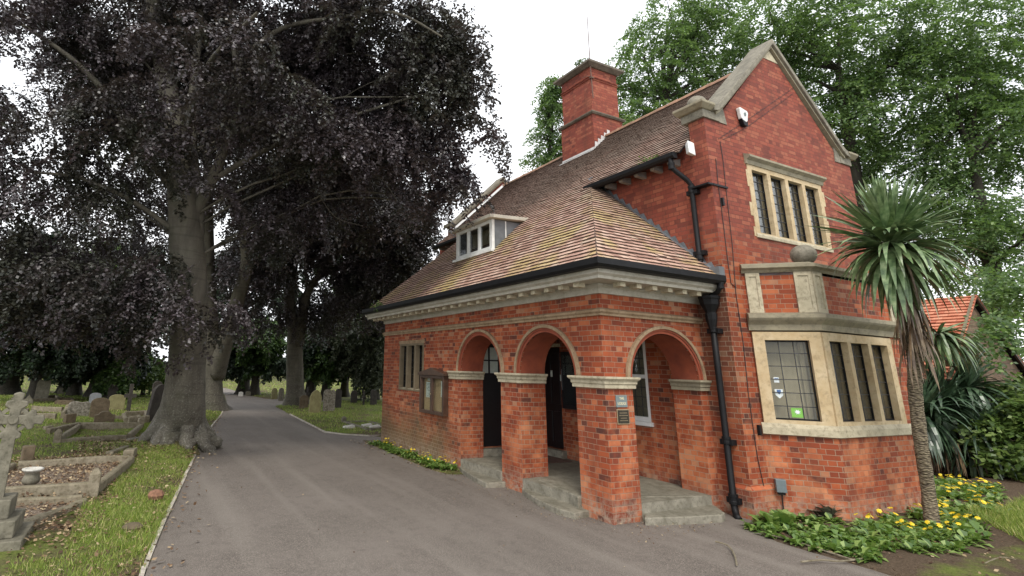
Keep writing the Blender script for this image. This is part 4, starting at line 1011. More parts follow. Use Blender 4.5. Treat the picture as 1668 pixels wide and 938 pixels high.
# copper beech beside the drive
T1 = thing('copper_beech', 'huge copper beech with smooth grey trunk and gnarled roots at the edge of the drive', 'tree', (-5.07, 8.3, 0))
D1 = 12.2
b0 = V3(-5.07, 8.3, 0)
stem = [b0+V3(0, 0, -.15), b0+V3(0, 0, .25), b0+V3(.0, 0, .6), at(300, 650, D1), at(305, 590, D1), at(308, 520, D1), at(308, 450, D1), at(303, 380, D1), at(298, 320, D1), at(285, 230, D1), at(272, 140, D1+.2), at(258, 60, D1+.4), at(248, -20, D1+.6), at(240, -120, D1+.8)]
stem = smooth_path(stem, 3); zz = np.array([p[2] for p in stem])
def r1(z): return np.interp(z, [-.15, .25, .6, 1.2, 2, 3.4, 4.6, 5.6, 7, 9, 12, 15], [.80, .66, .55, .46, .41, .39, .385, .34, .26, .20, .15, .09])
def rf(i, th, p):
    k = max(0, 1-p[2]/1.0)
    return 1+k*(.20*math.sin(th*5+1)+.14*math.sin(th*9+2.2)+.08*math.sin(th*14))+.02*math.sin(th*3+p[2]*2)+.012*math.sin(p[2]*11+th)
mb = MB().tube(stem, [float(r1(z)) for z in zz], 40, rf=rf)
r_ = np.random.default_rng(5)
for k in range(9):                             # swollen surface roots
    a = 2*math.pi*k/9+r_.normal(0, .15); dr = V3(math.cos(a), math.sin(a), 0); L = r_.uniform(.05, .30)
    P = smooth_path([b0+dr*.28+Z_*.80, b0+dr*.52+Z_*.42, b0+dr*(.66+L*.3)+V3(-dr[1], dr[0], 0)*r_.normal(0, .12)+Z_*.20, b0+dr*(.74+L)-Z_*.14], 4)
    mb.tube(P, taper(P, .20, .10), 12, rf=lambda i, th, p: 1+.10*math.sin(th*3+i)+.08*math.sin(th*5+i*2.1))
for k in range(14):                             # burrs between the roots
    a = r_.uniform(0, 2*math.pi); rr = r_.uniform(.58, .85); zc = r_.uniform(.02, .34)*(1.5-rr); s_ = r_.uniform(.10, .19); c_ = b0+V3(rr*math.cos(a), rr*math.sin(a), zc)
    mb.lathe(c_, [(s_*math.sin(math.radians(q))*(1+.1*math.sin(q*.2+k)), -s_*.8*math.cos(math.radians(q))) for q in range(8, 180, 20)], 10)
limb = lambda mb, pts, a, b, n=4: mb.tube(*(lambda P: (P, taper(P, a, b)))(smooth_path(pts, n)), 10, cap=False)
limb(mb, [at(312, 440, D1), at(322, 350, D1+.1), at(312, 230, D1+.2), at(318, 110, D1+.2), at(332, -10, D1+.3)], .20, .06)
limb(mb, [at(312, 360, D1), at(355, 270, D1), at(388, 160, D1), at(380, 60, D1), at(372, -40, D1)], .14, .05)
limb(mb, [at(366, 170, D1), at(387, 108, D1), at(430, 65, D1-.2), at(470, 42, D1-.4), at(540, 30, D1-.6), at(640, 20, D1-.8), at(720, 60, D1-1)], .085, .02)
limb(mb, [at(300, 330, D1), at(230, 240, D1-.3), at(170, 150, D1-.5), at(110, 90, D1-.8), at(20, 30, D1-1)], .11, .03)
limb(mb, [at(300, 390, D1), at(220, 330, D1-.6), at(130, 290, D1-1), at(40, 280, D1-1.4)], .07, .02)
limb(mb, [at(335, 300, D1), at(420, 250, D1), at(500, 215, D1-.2), at(600, 180, D1-.3), at(700, 150, D1-.5)], .075, .02)
limb(mb, [at(300, 260, D1), at(330, 120, D1-1.2), at(420, 20, D1-2.4)], .08, .03)
mb.build('trunk', 'bark', T1, smooth=True)
L1 = [pxl(90, 330, 12, 180, 105, 3.2), pxl(40, 110, 12.6, 190, 130, 5.0), pxl(215, 40, 13.2, 150, 100), pxl(440, 30, 13.6, 175, 85), pxl(610, 60, 12.8, 150, 85), pxl(690, 150, 12.3, 85, 75), pxl(560, 190, 14, 130, 80),
      pxl(745, 60, 12, 42, 60, .35), pxl(740, 140, 11.7, 38, 38, .25), pxl(786, 205, 11.7, 38, 16, .1), pxl(722, 260, 12, 32, 34, .16), pxl(690, 320, 12.5, 50, 40, .3),
      pxl(120, 470, 11.2, 150, 62), pxl(20, 430, 11, 70, 85), pxl(235, 470, 11.2, 70, 50, .5), pxl(400, 130, 14.5, 120, 110), pxl(330, 505, 10.4, 78, 20, .28), pxl(230, 550, 11, 45, 30, .18), pxl(250, 220, 11, 80, 40, .5), pxl(420, 380, 14, 60, 50, .5), pxl(500, 300, 14, 110, 60),
      pxl(310, 200, 10.8, 110, 60, .6), pxl(340, 90, 10.6, 130, 70, .9), pxl(450, 170, 11.2, 120, 60, 1.0), pxl(560, 230, 11.8, 100, 50, 1.2), pxl(640, 230, 12, 80, 55, 1.4), pxl(700, 210, 12.2, 60, 60, 1.0), pxl(750, 110, 12, 45, 70, .7), pxl(330, 310, 11.2, 70, 36, .25), pxl(800, 225, 11.7, 36, 14, .16), pxl(755, 290, 12, 22, 30, .15), pxl(60, 250, 11.5, 120, 90, 1.2), pxl(60, 470, 11, 110, 60, 1.2), pxl(460, 350, 13, 90, 50, 1), pxl(280, 440, 10.9, 70, 26, .35), pxl(200, 180, 11.4, 90, 60, 1), pxl(690, 60, 12.4, 75, 55, .8), pxl(735, 300, 12.6, 30, 40, .2)]
tw = MB(); twigs(tw, L1[:8]+L1[10:12]+L1[15:16], lambda e: stem[int(np.argmin([abs(p[2]-max(3.6, e[2]-1.6)) for p in stem]))], 2, 11, .035)
tw.build('branches', 'bark', T1, smooth=True)
np_mesh('crown', foliage(L1, 3000, .076, 21, 1.3, 170, .42), 4, 'beechleaf', T1)

def tree(name, label, cat, base, stems, lobes, leafmat, n, leaf, seed, bark='bark2', group=None, length=1.6, nleaf=110, droop=.35, inner=.5, nt=2, rt=.06, flare=1.5, flat=.45, pitch=.25):
    """stems: list of (points, r0, r1)"""
    T = thing(name, label, cat, tuple(base), group); mb = MB()
    for k, (pts, a, b) in enumerate(stems):
        P = smooth_path(pts, 4); R_ = taper(P, a, b, .8)
        if k == 0: R_ = [q*(1+(flare-1)*max(0, 1-(p[2]-base[2])/.9)**2) for p, q in zip(P, R_)]
        mb.tube(P, R_, 18 if k == 0 else 10, rf=(lambda i, th, p: 1+.06*math.sin(th*4+p[2])+.04*math.sin(th*7)) if k == 0 else None)
    allp = [V3(*p) for pts, _, _ in stems for p in smooth_path(pts, 4)]; zc = np.mean([l[0][2] for l in lobes])
    top = sorted(allp, key=lambda p: p[2])[len(allp)//2:]
    twigs(mb, lobes, lambda e: min(top, key=lambda p: np.linalg.norm(p[:2]-e[:2])+abs(p[2]-(e[2]-1))), nt, seed+50, rt)
    mb.build('trunk', bark, T, smooth=True)
    np_mesh('crown', foliage(lobes, n, leaf, seed, length, nleaf, droop, inner, flat, pitch), 4, leafmat, T)
    return T
# second beech, just behind, with a long limb leaning over the drive
D2 = 21; g2 = gnd(346, 668)
tree('copper_beech', 'second beech behind the huge one with a heavy limb leaning over the drive', 'tree', g2,
     [([g2-Z_*.2, at(346, 640, 22), at(345, 560, 22), at(340, 450, 22), at(338, 330, 22), at(340, 200, 22)], .50, .16),
      ([at(352, 610, 22), at(366, 560, 21.6), at(383, 500, 21.3), at(402, 430, 21), at(398, 370, 20.8), at(415, 300, 20.5), at(445, 275, 20.3), at(540, 206, 20), at(620, 150, 20)], .40, .07),
      ([at(415, 300, 20.5), at(480, 285, 20.2), at(572, 237, 20), at(640, 230, 20)], .16, .04)],
     [pxl(430, 330, 21, 100, 70), pxl(520, 290, 20.5, 110, 60), pxl(600, 330, 20.5, 85, 60), pxl(400, 450, 22.5, 75, 50), pxl(430, 515, 24, 55, 30), pxl(330, 250, 22, 130, 90), pxl(220, 350, 22.5, 110, 90), pxl(640, 250, 20, 60, 60), pxl(300, 150, 23, 180, 90), pxl(450, 200, 22, 120, 70), pxl(150, 450, 23, 120, 60)],
     'beechleaf', 1500, .115, 31, 'bark', length=1.9, nleaf=110, droop=.42)
# third beech, forked, on the other side of the drive
g3 = gnd(482, 661)
tree('copper_beech', 'forked beech standing beyond the drive near the gothic yellow headstone', 'tree', g3,
     [([g3-Z_*.2, at(481, 640, 25.6), at(480, 590, 25.6), at(479, 540, 25.6), at(472, 490, 25.6), at(478, 430, 25.6), at(485, 360, 25.6), at(490, 250, 25.6)], .52, .14),
      ([at(484, 560, 25.6), at(492, 520, 25.4), at(500, 480, 25.2), at(520, 450, 25), at(565, 432, 25), at(620, 420, 24.6)], .34, .07),
      ([at(515, 455, 25), at(560, 400, 24.6), at(590, 330, 24.4)], .16, .05)],
     [pxl(560, 400, 24.6, 75, 55), pxl(630, 380, 24, 55, 50), pxl(660, 430, 23.5, 42, 42), pxl(590, 470, 24.5, 60, 32), pxl(490, 360, 25.6, 80, 60), pxl(520, 500, 26, 50, 36), pxl(420, 420, 25.6, 60, 55), pxl(650, 330, 24, 55, 36), pxl(640, 480, 24, 40, 30, .5), pxl(560, 300, 25, 90, 60), pxl(690, 385, 23, 24, 28, .5), pxl(675, 340, 23, 40, 40, 1.2), pxl(655, 400, 22.5, 44, 40, 1.2), pxl(625, 440, 22.5, 40, 36, 1.2), pxl(705, 350, 22.5, 22, 34, .4), pxl(610, 490, 23, 30, 40, .8)],
     'beechleaf', 1650, .125, 41, 'bark', length=2.0, nleaf=105, droop=.5)
# weeping grey-green tree against the lodge corner
gw_ = gnd(560, 646)
tree('weeping_tree', 'weeping grey green tree trailing to the grass beside the lodge corner', 'tree', gw_,
     [([gw_-Z_*.2, at(562, 620, 33), at(566, 560, 33), at(575, 480, 33)], .3, .12)],
     [pxl(610, 520, 30, 40, 50), pxl(570, 560, 31, 36, 44), pxl(600, 590, 30, 32, 26), pxl(640, 470, 29, 40, 50), pxl(625, 600, 29, 24, 20, .3), pxl(545, 520, 32, 30, 40)],
     'ashleaf', 360, .17, 51, droop=1.2, length=2.4, nleaf=110, pitch=.9)
# the far trees round the graves
def bt(label, px, py, hd, r, lobes, mat, n, leaf, seed, **k):
    g = gnd(px, py); d = float((g-CAM)@_f)
    tree('churchyard_tree', label, 'tree', g, [([g-Z_*.2, g+V3(0, 0, 1.4), g+V3(.1, 0, hd*.5), g+V3(0, .1, hd)], r, r*.45)], [pxl(a, b, d, c, e) for a, b, c, e in lobes], mat, n, leaf, seed, group='trees among the far graves', **k)
bt('thin pale trunked tree behind the stone cross', 52, 655, 5.5, .24, [(60, 520, 70, 40), (20, 560, 50, 24), (100, 570, 45, 18)], 'darkleaf', 190, .16, 61)
bt('stout dark tree at the very edge of the churchyard view', 8, 642, 5, .55, [(0, 480, 70, 60), (20, 590, 40, 20), (-60, 520, 60, 60)], 'darkleaf', 320, .18, 62)
bt('broad tree with flaring reddish trunk behind the upright worn headstone', 108, 640, 4, .42, [(100, 570, 52, 20), (140, 540, 50, 36), (90, 600, 34, 8)], 'midleaf', 200, .17, 63)
bt('black evergreen yew with its skirt close to the ground', 160, 648, 5, .55, [(165, 560, 62, 46), (190, 520, 62, 55), (140, 590, 36, 16), (205, 575, 30, 22)], 'darkleaf', 560, .16, 64, inner=.2)
bt('small bright green tree seen between the yew and the huge beech', 232, 645, 3.2, .10, [(236, 598, 26, 22), (215, 585, 20, 18), (255, 605, 22, 14)], 'limeleaf', 150, .16, 65, rt=.03)
bt('short dark bushy tree beside the small green tree', 190, 652, 3, .25, [(185, 608, 14, 10), (200, 600, 16, 12)], 'midleaf', 70, .16, 66)
bt('straight dark tree at the bend of the far drive', 396, 641, 5, .42, [(400, 555, 50, 34), (370, 590, 34, 12), (430, 585, 40, 14)], 'darkleaf', 230, .2, 67)
bt('slim dark tree closest to the far bend', 414, 643, 5, .30, [(430, 550, 40, 36), (420, 600, 20, 8)], 'midleaf', 130, .2, 68)
bt('holly like tree of glossy green behind the forked beech', 530, 650, 4, .3, [(520, 580, 32, 28), (505, 560, 26, 20), (540, 592, 26, 14)], 'midleaf', 230, .17, 69)
bt('dark spreading yew behind the row of headstones', 505, 648, 4, .35, [(520, 560, 50, 26), (480, 590, 30, 14), (555, 586, 26, 12)], 'darkleaf', 240, .17, 70)
bt('dark leaning tree near the lodge corner', 612, 652, 5, .22, [(610, 560, 26, 34), (630, 595, 14, 12)], 'darkleaf', 90, .18, 71)
bt('twin dark trunk just left of the small green tree', 120, 645, 4, .30, [(120, 570, 40, 22)], 'darkleaf', 120, .18, 72)
# tall green mass closing the view
def far_hedge(name, label, pts, h, mat, n, leaf, seed, cat):
    g = V3(*pts[0]); T = thing(name, label, cat, tuple(g)); lobes = []
    for a, b in zip(pts[:-1], pts[1:]):
        m_ = max(1, int(np.linalg.norm(V3(*b)-V3(*a))/3))
        for k in range(m_):
            c = V3(*a)+(V3(*b)-V3(*a))*(k+.5)/m_; hh = h*(1+.25*math.sin(k*2.1+seed)); lobes.append(((c[0], c[1], c[2]+hh*.5), (2.1, 1.6, hh*.55), 1))
    np_mesh('foliage', foliage(lobes, n, leaf, seed, 1.4, 70, .3, .5), 4, mat, T)
    st = MB()
    for c, r_q, _ in lobes: st.tube([(c[0], c[1], c[2]-r_q[2]), (c[0]+.1, c[1], c[2]+r_q[2]*.5)], [.12, .04], 6)
    st.build('stems', 'bark2', T)
zf = -.5
far_hedge('boundary_hedge', 'bright green hedge closing the far side of the churchyard', [(-70, 92, -.4), (-35, 98, -.4), (0, 102, -.4), (45, 100, -.4)], 3.4, 'darkleaf', 1000, .4, 81, 'hedge')
for k, (px, d, mt, lb) in enumerate(((30, 46, 'darkleaf', 'tall dark tree in the far belt behind the stone cross'), (130, 50, 'midleaf', 'tall green tree in the far belt behind the yew'), (330, 48, 'darkleaf', 'tall dark tree in the far belt above the drive'), (430, 50, 'darkleaf', 'tall dark tree in the far belt beyond the bend'), (560, 52, 'midleaf', 'tall green tree in the far belt by the lodge corner'), (230, 52, 'darkleaf', 'tall dark tree in the far belt behind the small green tree'))):
    d *= 1.45; g = at(px, 640, d); g[2] = -.3
    tree('belt_tree', lb, 'tree', g, [([g-Z_*.3, g+Z_*2, g+Z_*5, g+Z_*8], .4, .15)], [(tuple(g+V3(r_.normal(0, 1.5), r_.normal(0, 1), zq)), (a_, a_, b_), 1) for zq, a_, b_ in ((7, 5.0, 2.4), (10, 5.4, 2.8), (13.5, 5.0, 3.0), (17, 3.6, 3.0))], mt, 300, .42, 90+k, nleaf=70, length=2.2, nt=1, group='belt of trees beyond the graves')

# green trees behind the lodge
def green(label, base, h, r, lobes, n, leaf, seed, mat='planeleaf', inner=.45):
    c0 = np.mean([l[0] for l in lobes[:4]], 0); g = V3(c0[0]+.8, c0[1]+.8, 0)
    tree('plane_tree', label, 'tree', g, [([g-Z_*.3, g+Z_*2.5, g+(c0-g)*.6, c0], r, r*.2)], lobes, mat, int(n*.85), leaf*.8, seed, 'bark2', 'green trees behind the lodge', 1.7, 85, .3, inner, 3, .09, flat=.55)
green('tall green tree rising behind the brick chimney', (15, 22, 0), 12, .5,
      [pxl(1090, 110, 27, 90, 75), pxl(1060, 220, 26, 90, 60), pxl(1010, 260, 26, 60, 60), pxl(1160, 70, 28, 60, 55), pxl(1180, 180, 27, 100, 80), pxl(1050, 90, 27, 50, 45, 1), pxl(1140, 290, 27, 120, 60), pxl(1090, 40, 27, 70, 45), pxl(1150, 20, 27, 60, 40), pxl(1030, 170, 27, 50, 60)], 1150, .17, 101)
green('thin pale tree showing only beside the chimney foot', (9, 26, 0), 9, .25,
      [pxl(905, 175, 29, 30, 36), pxl(885, 215, 29, 22, 22), pxl(880, 262, 29, 26, 16), pxl(915, 240, 29, 26, 40), pxl(905, 140, 29, 22, 24)], 190, .17, 102, inner=.3)
green('towering green tree filling the sky above the stone gable', (24, 14, 0), 16, .6,
      [pxl(1270, 40, 24, 90, 80), pxl(1380, 60, 23, 120, 100), pxl(1340, 200, 23, 110, 90), pxl(1480, 160, 22, 120, 110), pxl(1450, 300, 22, 100, 80), pxl(1220, 120, 25, 60, 60)], 1150, .16, 103)
green('wide green tree overhanging the tiled outbuilding', (27, 6, 0), 14, .55,
      [pxl(1560, 60, 21, 110, 100), pxl(1600, 230, 20, 110, 90), pxl(1540, 370, 20, 100, 70), pxl(1640, 380, 18, 80, 80), pxl(1690, 200, 20, 90, 130), pxl(1560, 450, 17, 60, 26, 1), pxl(1650, 470, 14, 60, 36, 1.2), pxl(1620, 540, 12.5, 40, 26, .5), pxl(1660, 500, 16, 60, 50), pxl(1700, 590, 15, 60, 50)], 1250, .14, 104)
# low bough drooping in front of the outbuilding

# ------------------------------------------------------------------ graves
M['stoneA'] = m_stone('grey_lichened_stone', (.13, .12, .09), (.23, .21, .16), (.06, .055, .035), .8, 7)
M['stoneB'] = m_stone('brown_mossy_stone', (.11, .08, .05), (.17, .13, .085), (.05, .05, .025), .7, 6)
M['stoneC'] = m_stone('yellow_lichen_stone', (.19, .17, .08), (.26, .24, .12), (.10, .09, .05), .5, 6)
M['stoneD'] = m_stone('blackened_stone', (.035, .03, .026), (.06, .052, .045), (.09, .085, .07), .4, 6)
M['stoneE'] = m_stone('blue_grey_stone', (.24, .25, .27), (.32, .33, .35), (.15, .15, .15), .4, 6)
M['marble'] = m_stone('weathered_white_marble', (.5, .49, .44), (.65, .63, .58), (.25, .23, .19), .5, 8)
M['kerbstone'] = m_stone('mossy_grave_kerb', (.17, .14, .095), (.30, .26, .19), (.07, .065, .03), .8, 7)
M['spot'] = m_stone('spotted_stone', (.10, .09, .065), (.34, .31, .26), (.06, .055, .04), .7, 14)
def shape_pts(kind, w, h):
    a = w/2
    if kind == 'round': return [(-a, 0), (a, 0), (a, h-a)]+[(a*math.cos(q), h-a+a*math.sin(q)) for q in np.linspace(.15, math.pi-.15, 11)]+[(-a, h-a)]
    if kind == 'low_round': return [(-a, 0), (a, 0), (a, h*.82)]+[(a*math.cos(q), h*.82+h*.18*math.sin(q)) for q in np.linspace(.15, math.pi-.15, 11)]+[(-a, h*.82)]
    if kind == 'gothic': return [(-a, 0), (a, 0), (a, h*.72), (a*.75, h*.86), (a*.4, h*.95), (0, h), (-a*.4, h*.95), (-a*.75, h*.86), (-a, h*.72)]
    if kind == 'shoulder': return [(-a, 0), (a, 0), (a, h*.8), (a*.8, h*.8)]+[(a*.62*math.cos(q), h*.82+h*.18*math.sin(q)) for q in np.linspace(0.05, math.pi-.05, 9)]+[(-a*.8, h*.8), (-a, h*.8)]
    if kind == 'worn': return [(-a, 0), (a, 0), (a*1.0, h*.9), (a*.7, h*.98), (a*.2, h*.94), (-a*.3, h), (-a*.8, h*.97), (-a, h*.86)]
    if kind == 'gable': return [(-a, 0), (a, 0), (a, h*.55), (0, h), (-a, h*.55)]
    if kind == 'cross':
        q = w*.16; return [(-q, 0), (q, 0), (q, h*.58), (a, h*.58), (a, h*.58+2*q), (q, h*.58+2*q), (q, h), (-q, h), (-q, h*.58+2*q), (-a, h*.58+2*q), (-a, h*.58), (-q, h*.58)]
def headstone(label, px, py, ptop, wpx, kind, mat, rz=0., lean=0., tilt=0., th=.10, name='gravestone', plinth=False, zoff=0):
    g = gnd(px, py, zoff); dd = float((g-CAM)@_f); k = F_PX/dd; h = max(.25, (py-ptop)/k*1.02); wd = wpx/k
    T = thing(name, label, 'gravestone', tuple(g))
    s_ = shape_pts(kind, wd, h+.12)
    c, s2 = math.cos(rz), math.sin(rz); U = V3(c, s2, 0); N = V3(s2, -c, 0)
    up = unit(Z_+U*lean+N*tilt)
    o = MB().slab([s_], g-Z_*.12+N*th/2, U, up, -N, th).build('slab', mat, T, bevel=.012)
    if plinth: MB().obox(g+Z_*.03, U*wd*.62, N*th*1.0, Z_*.09).build('plinth', mat, T, bevel=.012)
    return T
HS = [
 ('tall square worn gravestone with lichen, standing by the thin pale trunked tree', 65, 656, 620, 19, 'worn', 'stoneA', .1, .02, 0, .12),
 ('small broken pointed gravestone next to the tall square worn one', 46, 659, 644, 13, 'gable', 'stoneA', .1, -.05, 0, .1),
 ('wide low mossy gravestone of a crumbling row, streaked brown and cream', 126, 680, 655, 31, 'worn', 'spot', .15, .0, .05, .13),
 ('rounded blue grey gravestone peeping over the mossy brown row', 153, 662, 641, 17, 'low_round', 'stoneE', .1, 0, 0, .08),
 ('brown round shouldered gravestone touching the wide low mossy one', 160, 684, 650, 27, 'low_round', 'stoneB', .1, -.02, 0, .13),
 ('yellow brown curved gravestone in front of the black yew', 187, 670, 644, 24, 'low_round', 'stoneC', .1, .03, 0, .1),
 ('short dark crouching gravestone in front of the brown round shouldered one', 168, 692, 671, 29, 'shoulder', 'stoneB', .12, .02, .03, .2),
 ('dark cross shaped gravestone between the yellow brown one and the huge beech', 208, 673, 628, 18, 'cross', 'stoneD', .1, 0, 0, .1),
 ('big dark slab gravestone leaning behind the roots of the huge beech', 247, 688, 629, 25, 'round', 'stoneD', .6, .14, 0, .14),
 ('black rounded gravestone just behind the big dark leaning slab', 251, 668, 623, 15, 'round', 'stoneD', .3, 0, 0, .1),
 ('dark upright gravestone against the black yew', 181, 655, 627, 14, 'low_round', 'stoneD', .1, 0, 0, .1),
 ('small grey gravestone beyond the small green tree', 196, 645, 628, 8, 'round', 'stoneE', .1, 0, 0, .1),
 ('tiny pale far gravestone left of the yew skirt', 98, 643, 632, 9, 'round', 'stoneA', .1, 0, 0, .1),
 ('little grey far gravestone near the stout dark tree', 24, 640, 632, 10, 'low_round', 'stoneB', .1, 0, 0, .1),
 ('yellow lichened gothic gravestone standing by the forked beech', 512, 674, 637, 20, 'gothic', 'stoneC', .1, .02, 0, .1),
 ('square topped gravestone speckled white beside the gothic one', 535, 672, 636, 20, 'worn', 'spot', .1, 0, 0, .11),
 ('low brown gravestone tucked between the forked beech and the gothic one', 494, 667, 645, 15, 'low_round', 'stoneB', .1, 0, 0, .1),
 ('black round topped gravestone right behind the speckled one', 550, 666, 635, 11, 'round', 'stoneD', .3, 0, 0, .1),
 ('black round topped gravestone alone on the sunlit grass', 576, 658, 637, 11, 'round', 'stoneD', .1, 0, 0, .09),
 ('small dark stone cross on the sunlit grass next to the lodge corner', 592, 661, 638, 8, 'cross', 'stoneD', .1, 0, 0, .09),
 ('dark square gravestone closest to the lodge corner', 608, 662, 636, 11, 'worn', 'stoneD', .1, 0, 0, .1),
 ('light green round gravestone by the drive before the forked beech', 446, 650, 633, 9, 'round', 'stoneC', .1, 0, 0, .1),
 ('grey gravestone half hidden by the trunk of the forked beech', 457, 653, 633, 8, 'round', 'stoneA', .1, 0, 0, .1),
 ('dark far cross behind the gothic gravestone', 500, 656, 632, 8, 'cross', 'stoneD', .1, 0, 0, .1),
 ('tiny white far gravestone at the bend of the drive', 392, 645, 639, 7, 'low_round', 'marble', .1, 0, 0, .1),
 ('pale low far gravestone by the boundary hedge', 404, 644, 640, 8, 'low_round', 'stoneA', .1, 0, 0, .1),
]
for a in HS: headstone(*a)

# the near stone cross on three steps
g = gnd(-27, 893); CR = thing('stone_cross', 'leaning lichened stone cross with trefoil arms on three steps by the leaf filled grave', 'cross', tuple(g))
for k, (hw, z0, z1) in enumerate(((.38, -.1, .14), (.28, .14, .31), (.19, .31, .50))):
    MB().box(tuple(g+V3(-hw, -hw, z0)), tuple(g+V3(hw, hw, z1))).build('step', 'stoneA', CR, bevel=.012)
ax = unit(V3(.03, .02, 1)); U = unit(V3(1, .12, 0)-ax*np.dot(V3(1, .12, 0), ax)); N = unit(np.cross(U, ax)); b = g+Z_*.48
P = lambda u, v: (u, v)
shaft = [(-.085, 0), (.085, 0), (.06, .66), (-.06, .66)]
MB().slab([shaft], b+N*.06, U, ax, -N, .12).build('shaft', 'stoneA', CR, bevel=.012)
hz = .82
def lobe(a):            # arm with trefoil end, pointing at angle a
    L = .20; pts = [(0, -.05), (L*.55, -.055), (L*.75, -.11), (L*1.0, -.10), (L*1.05, -.045), (L*1.4, -.055), (L*1.5, 0), (L*1.4, .055), (L*1.05, .045), (L*1.0, .10), (L*.75, .11), (L*.55, .055), (0, .05)]
    c, s_ = math.cos(a), math.sin(a); return [(x*c-y*s_, x*s_+y*c+hz) for x, y in pts]
for k, a in enumerate((0, math.pi/2, math.pi, -math.pi/2)):
    sc = MB().slab([lobe(a)], b+N*(.055+.001*k), U, ax, -N, .11+.002*k); sc.build('arm', 'stoneA', CR, bevel=.014)
ring = MB()
ro = [(.15*math.cos(q), hz+.15*math.sin(q)) for q in np.linspace(0, 2*math.pi, 25)[:-1]]; ri = [(.11*math.cos(q), hz+.11*math.sin(q)) for q in np.linspace(0, 2*math.pi, 25)[:-1]]
ring.slab([ro, ri], b+N*.04, U, ax, -N, .08).build('ring', 'stoneA', CR)
MB().slab([[(.05*math.cos(q), hz+.05*math.sin(q)) for q in np.linspace(0, 2*math.pi, 13)[:-1]]], b+N*.075, U, ax, -N, .03).build('boss', 'stoneA', CR, bevel=.008)

M['gravel'] = None
t = NT('grave_chippings'); n = t.noise(28, 5, .95); c = t.ramp(n, [(.36, (.05, .033, .02)), (.5, (.17, .12, .08)), (.58, (.34, .27, .20)), (.66, (.66, .6, .52))]); t.col(c); t.rough(.9); t.bump(n, .9, .03); M['gravel'] = t.m
def kerbed(label, corners, hts, posts=(), infill='gravel', wid=.11, mat='kerbstone', skip=(), gap=.0, ph=.34):
    c0 = np.mean(corners, 0); G = thing('kerbed_grave', label, 'grave', tuple(c0), group='kerbed graves'); n = len(corners)
    for i in range(n):
        if i in skip: continue
        a, b_ = V3(*corners[i]), V3(*corners[(i+1) % n]); d = unit(b_-a); h = hts[i]
        a2, b2 = a+d*(.06+gap), b_-d*(.06+gap); m_ = MB(); k = 4
        vs = []
        sN = np.cross(d, Z_)
        for j in range(k+1):
            q = a2+(b2-a2)*j/k; zj = random.uniform(-.012, .012)
            for o, z_ in ((-wid/2, -.12), (-wid/2, h-.02), (-wid/2+.02, h), (wid/2-.02, h), (wid/2, h-.02), (wid/2, -.12)): vs.append(q+sN*o+Z_*(z_+zj))
        fs = [(j*6+e, j*6+(e+1) % 6, (j+1)*6+(e+1) % 6, (j+1)*6+e) for j in range(k) for e in range(6)]+[tuple(range(6))[::-1], tuple(range(k*6, k*6+6))]
        m_.add(vs, fs).build('kerb', mat, G)
    for i in posts:
        p = V3(*corners[i]); MB().add([(p[0]+x_, p[1]+y_, p[2]+z_) for z_, r_q in ((-.1, .075), (ph*.8, .075), (ph, .03)) for x_, y_ in ((-r_q, -r_q), (r_q, -r_q), (r_q, r_q), (-r_q, r_q))],
            [(j*4+e, j*4+(e+1) % 4, j*4+4+(e+1) % 4, j*4+4+e) for j in range(2) for e in range(4)]+[(8, 9, 10, 11)]).build('corner_post', mat, G, bevel=.01)
    if infill: MB().add([V3(*p)+Z_*.045 for p in corners], [tuple(range(n))]).build('infill', infill, G)
    return G
z5 = .04
cA = [gnd(-60, 822, z5), gnd(150, 808, z5), gnd(214, 756, z5), gnd(20, 768, z5)]
kerbed('kerbed grave of pale chippings holding the marble urn, edged by a broken corner post', cA, [.20, .16, .17, .16], posts=(1,), ph=.38)
cB = [gnd(-60, 905, z5), gnd(20, 868, z5), gnd(140, 822, z5), gnd(-60, 834, z5)]
kerbed('kerbed grave of dead leaves at the foot of the leaning stone cross', cB, [.07, .09, .13, .13], wid=.10)
cC = [gnd(92, 724, z5), gnd(208, 716, z5), gnd(229, 699, z5), gnd(128, 699, z5)]
kerbed('long low kerbed grave between the urn grave and the crumbling row, with one stubby post', cC, [.12, .14, .18, .16], posts=(0, 2), infill=None)
cD = [gnd(75, 708, z5), gnd(130, 696, z5), gnd(228, 696, z5), gnd(225, 683, z5), gnd(150, 684, z5)]
kerbed('dark sunken kerbed grave just before the short crouching gravestone', cD, [.14, .14, .15, .12, .12], infill=None, skip=(4,))
cE = [gnd(28, 682, z5), gnd(100, 683, z5), gnd(108, 673, z5), gnd(45, 670, z5)]
kerbed('broken kerbed grave in tumbled pieces on the sunny grass near the square worn stone', cE, [.18, .22, .2, .12], posts=(2,), infill=None, gap=.12, ph=.3)
cF = [gnd(205, 690, z5), gnd(240, 688, z5), gnd(236, 678, z5), gnd(200, 680, z5)]
kerbed('small kerbed grave squeezed between the yellow brown gravestone and the huge beech', cF, [.2, .2, .2, .15], infill=None)
cG = [gnd(560, 690, 0), gnd(600, 704, 0), gnd(640, 700, 0), gnd(600, 690, 0)]
kerbed('collapsed kerbed grave heaped with pale rubble beside the lodge corner', cG, [.10, .12, .1, .1], mat='stoneA', infill=None, posts=(0,), ph=.25)
cH = [gnd(18, 655, 0), gnd(42, 658, 0), gnd(96, 655, 0), gnd(90, 650, 0)]
kerbed('far kerbed grave at the feet of the thin pale trunked tree', cH, [.2, .2, .2, .2], infill=None)
cI = [gnd(90, 662, 0), gnd(118, 662, 0), gnd(116, 655, 0), gnd(95, 655, 0)]
kerbed('dark far kerbed grave between the square worn stone and the wide mossy one', cI, [.25, .2, .2, .2], mat='stoneB', infill=None)
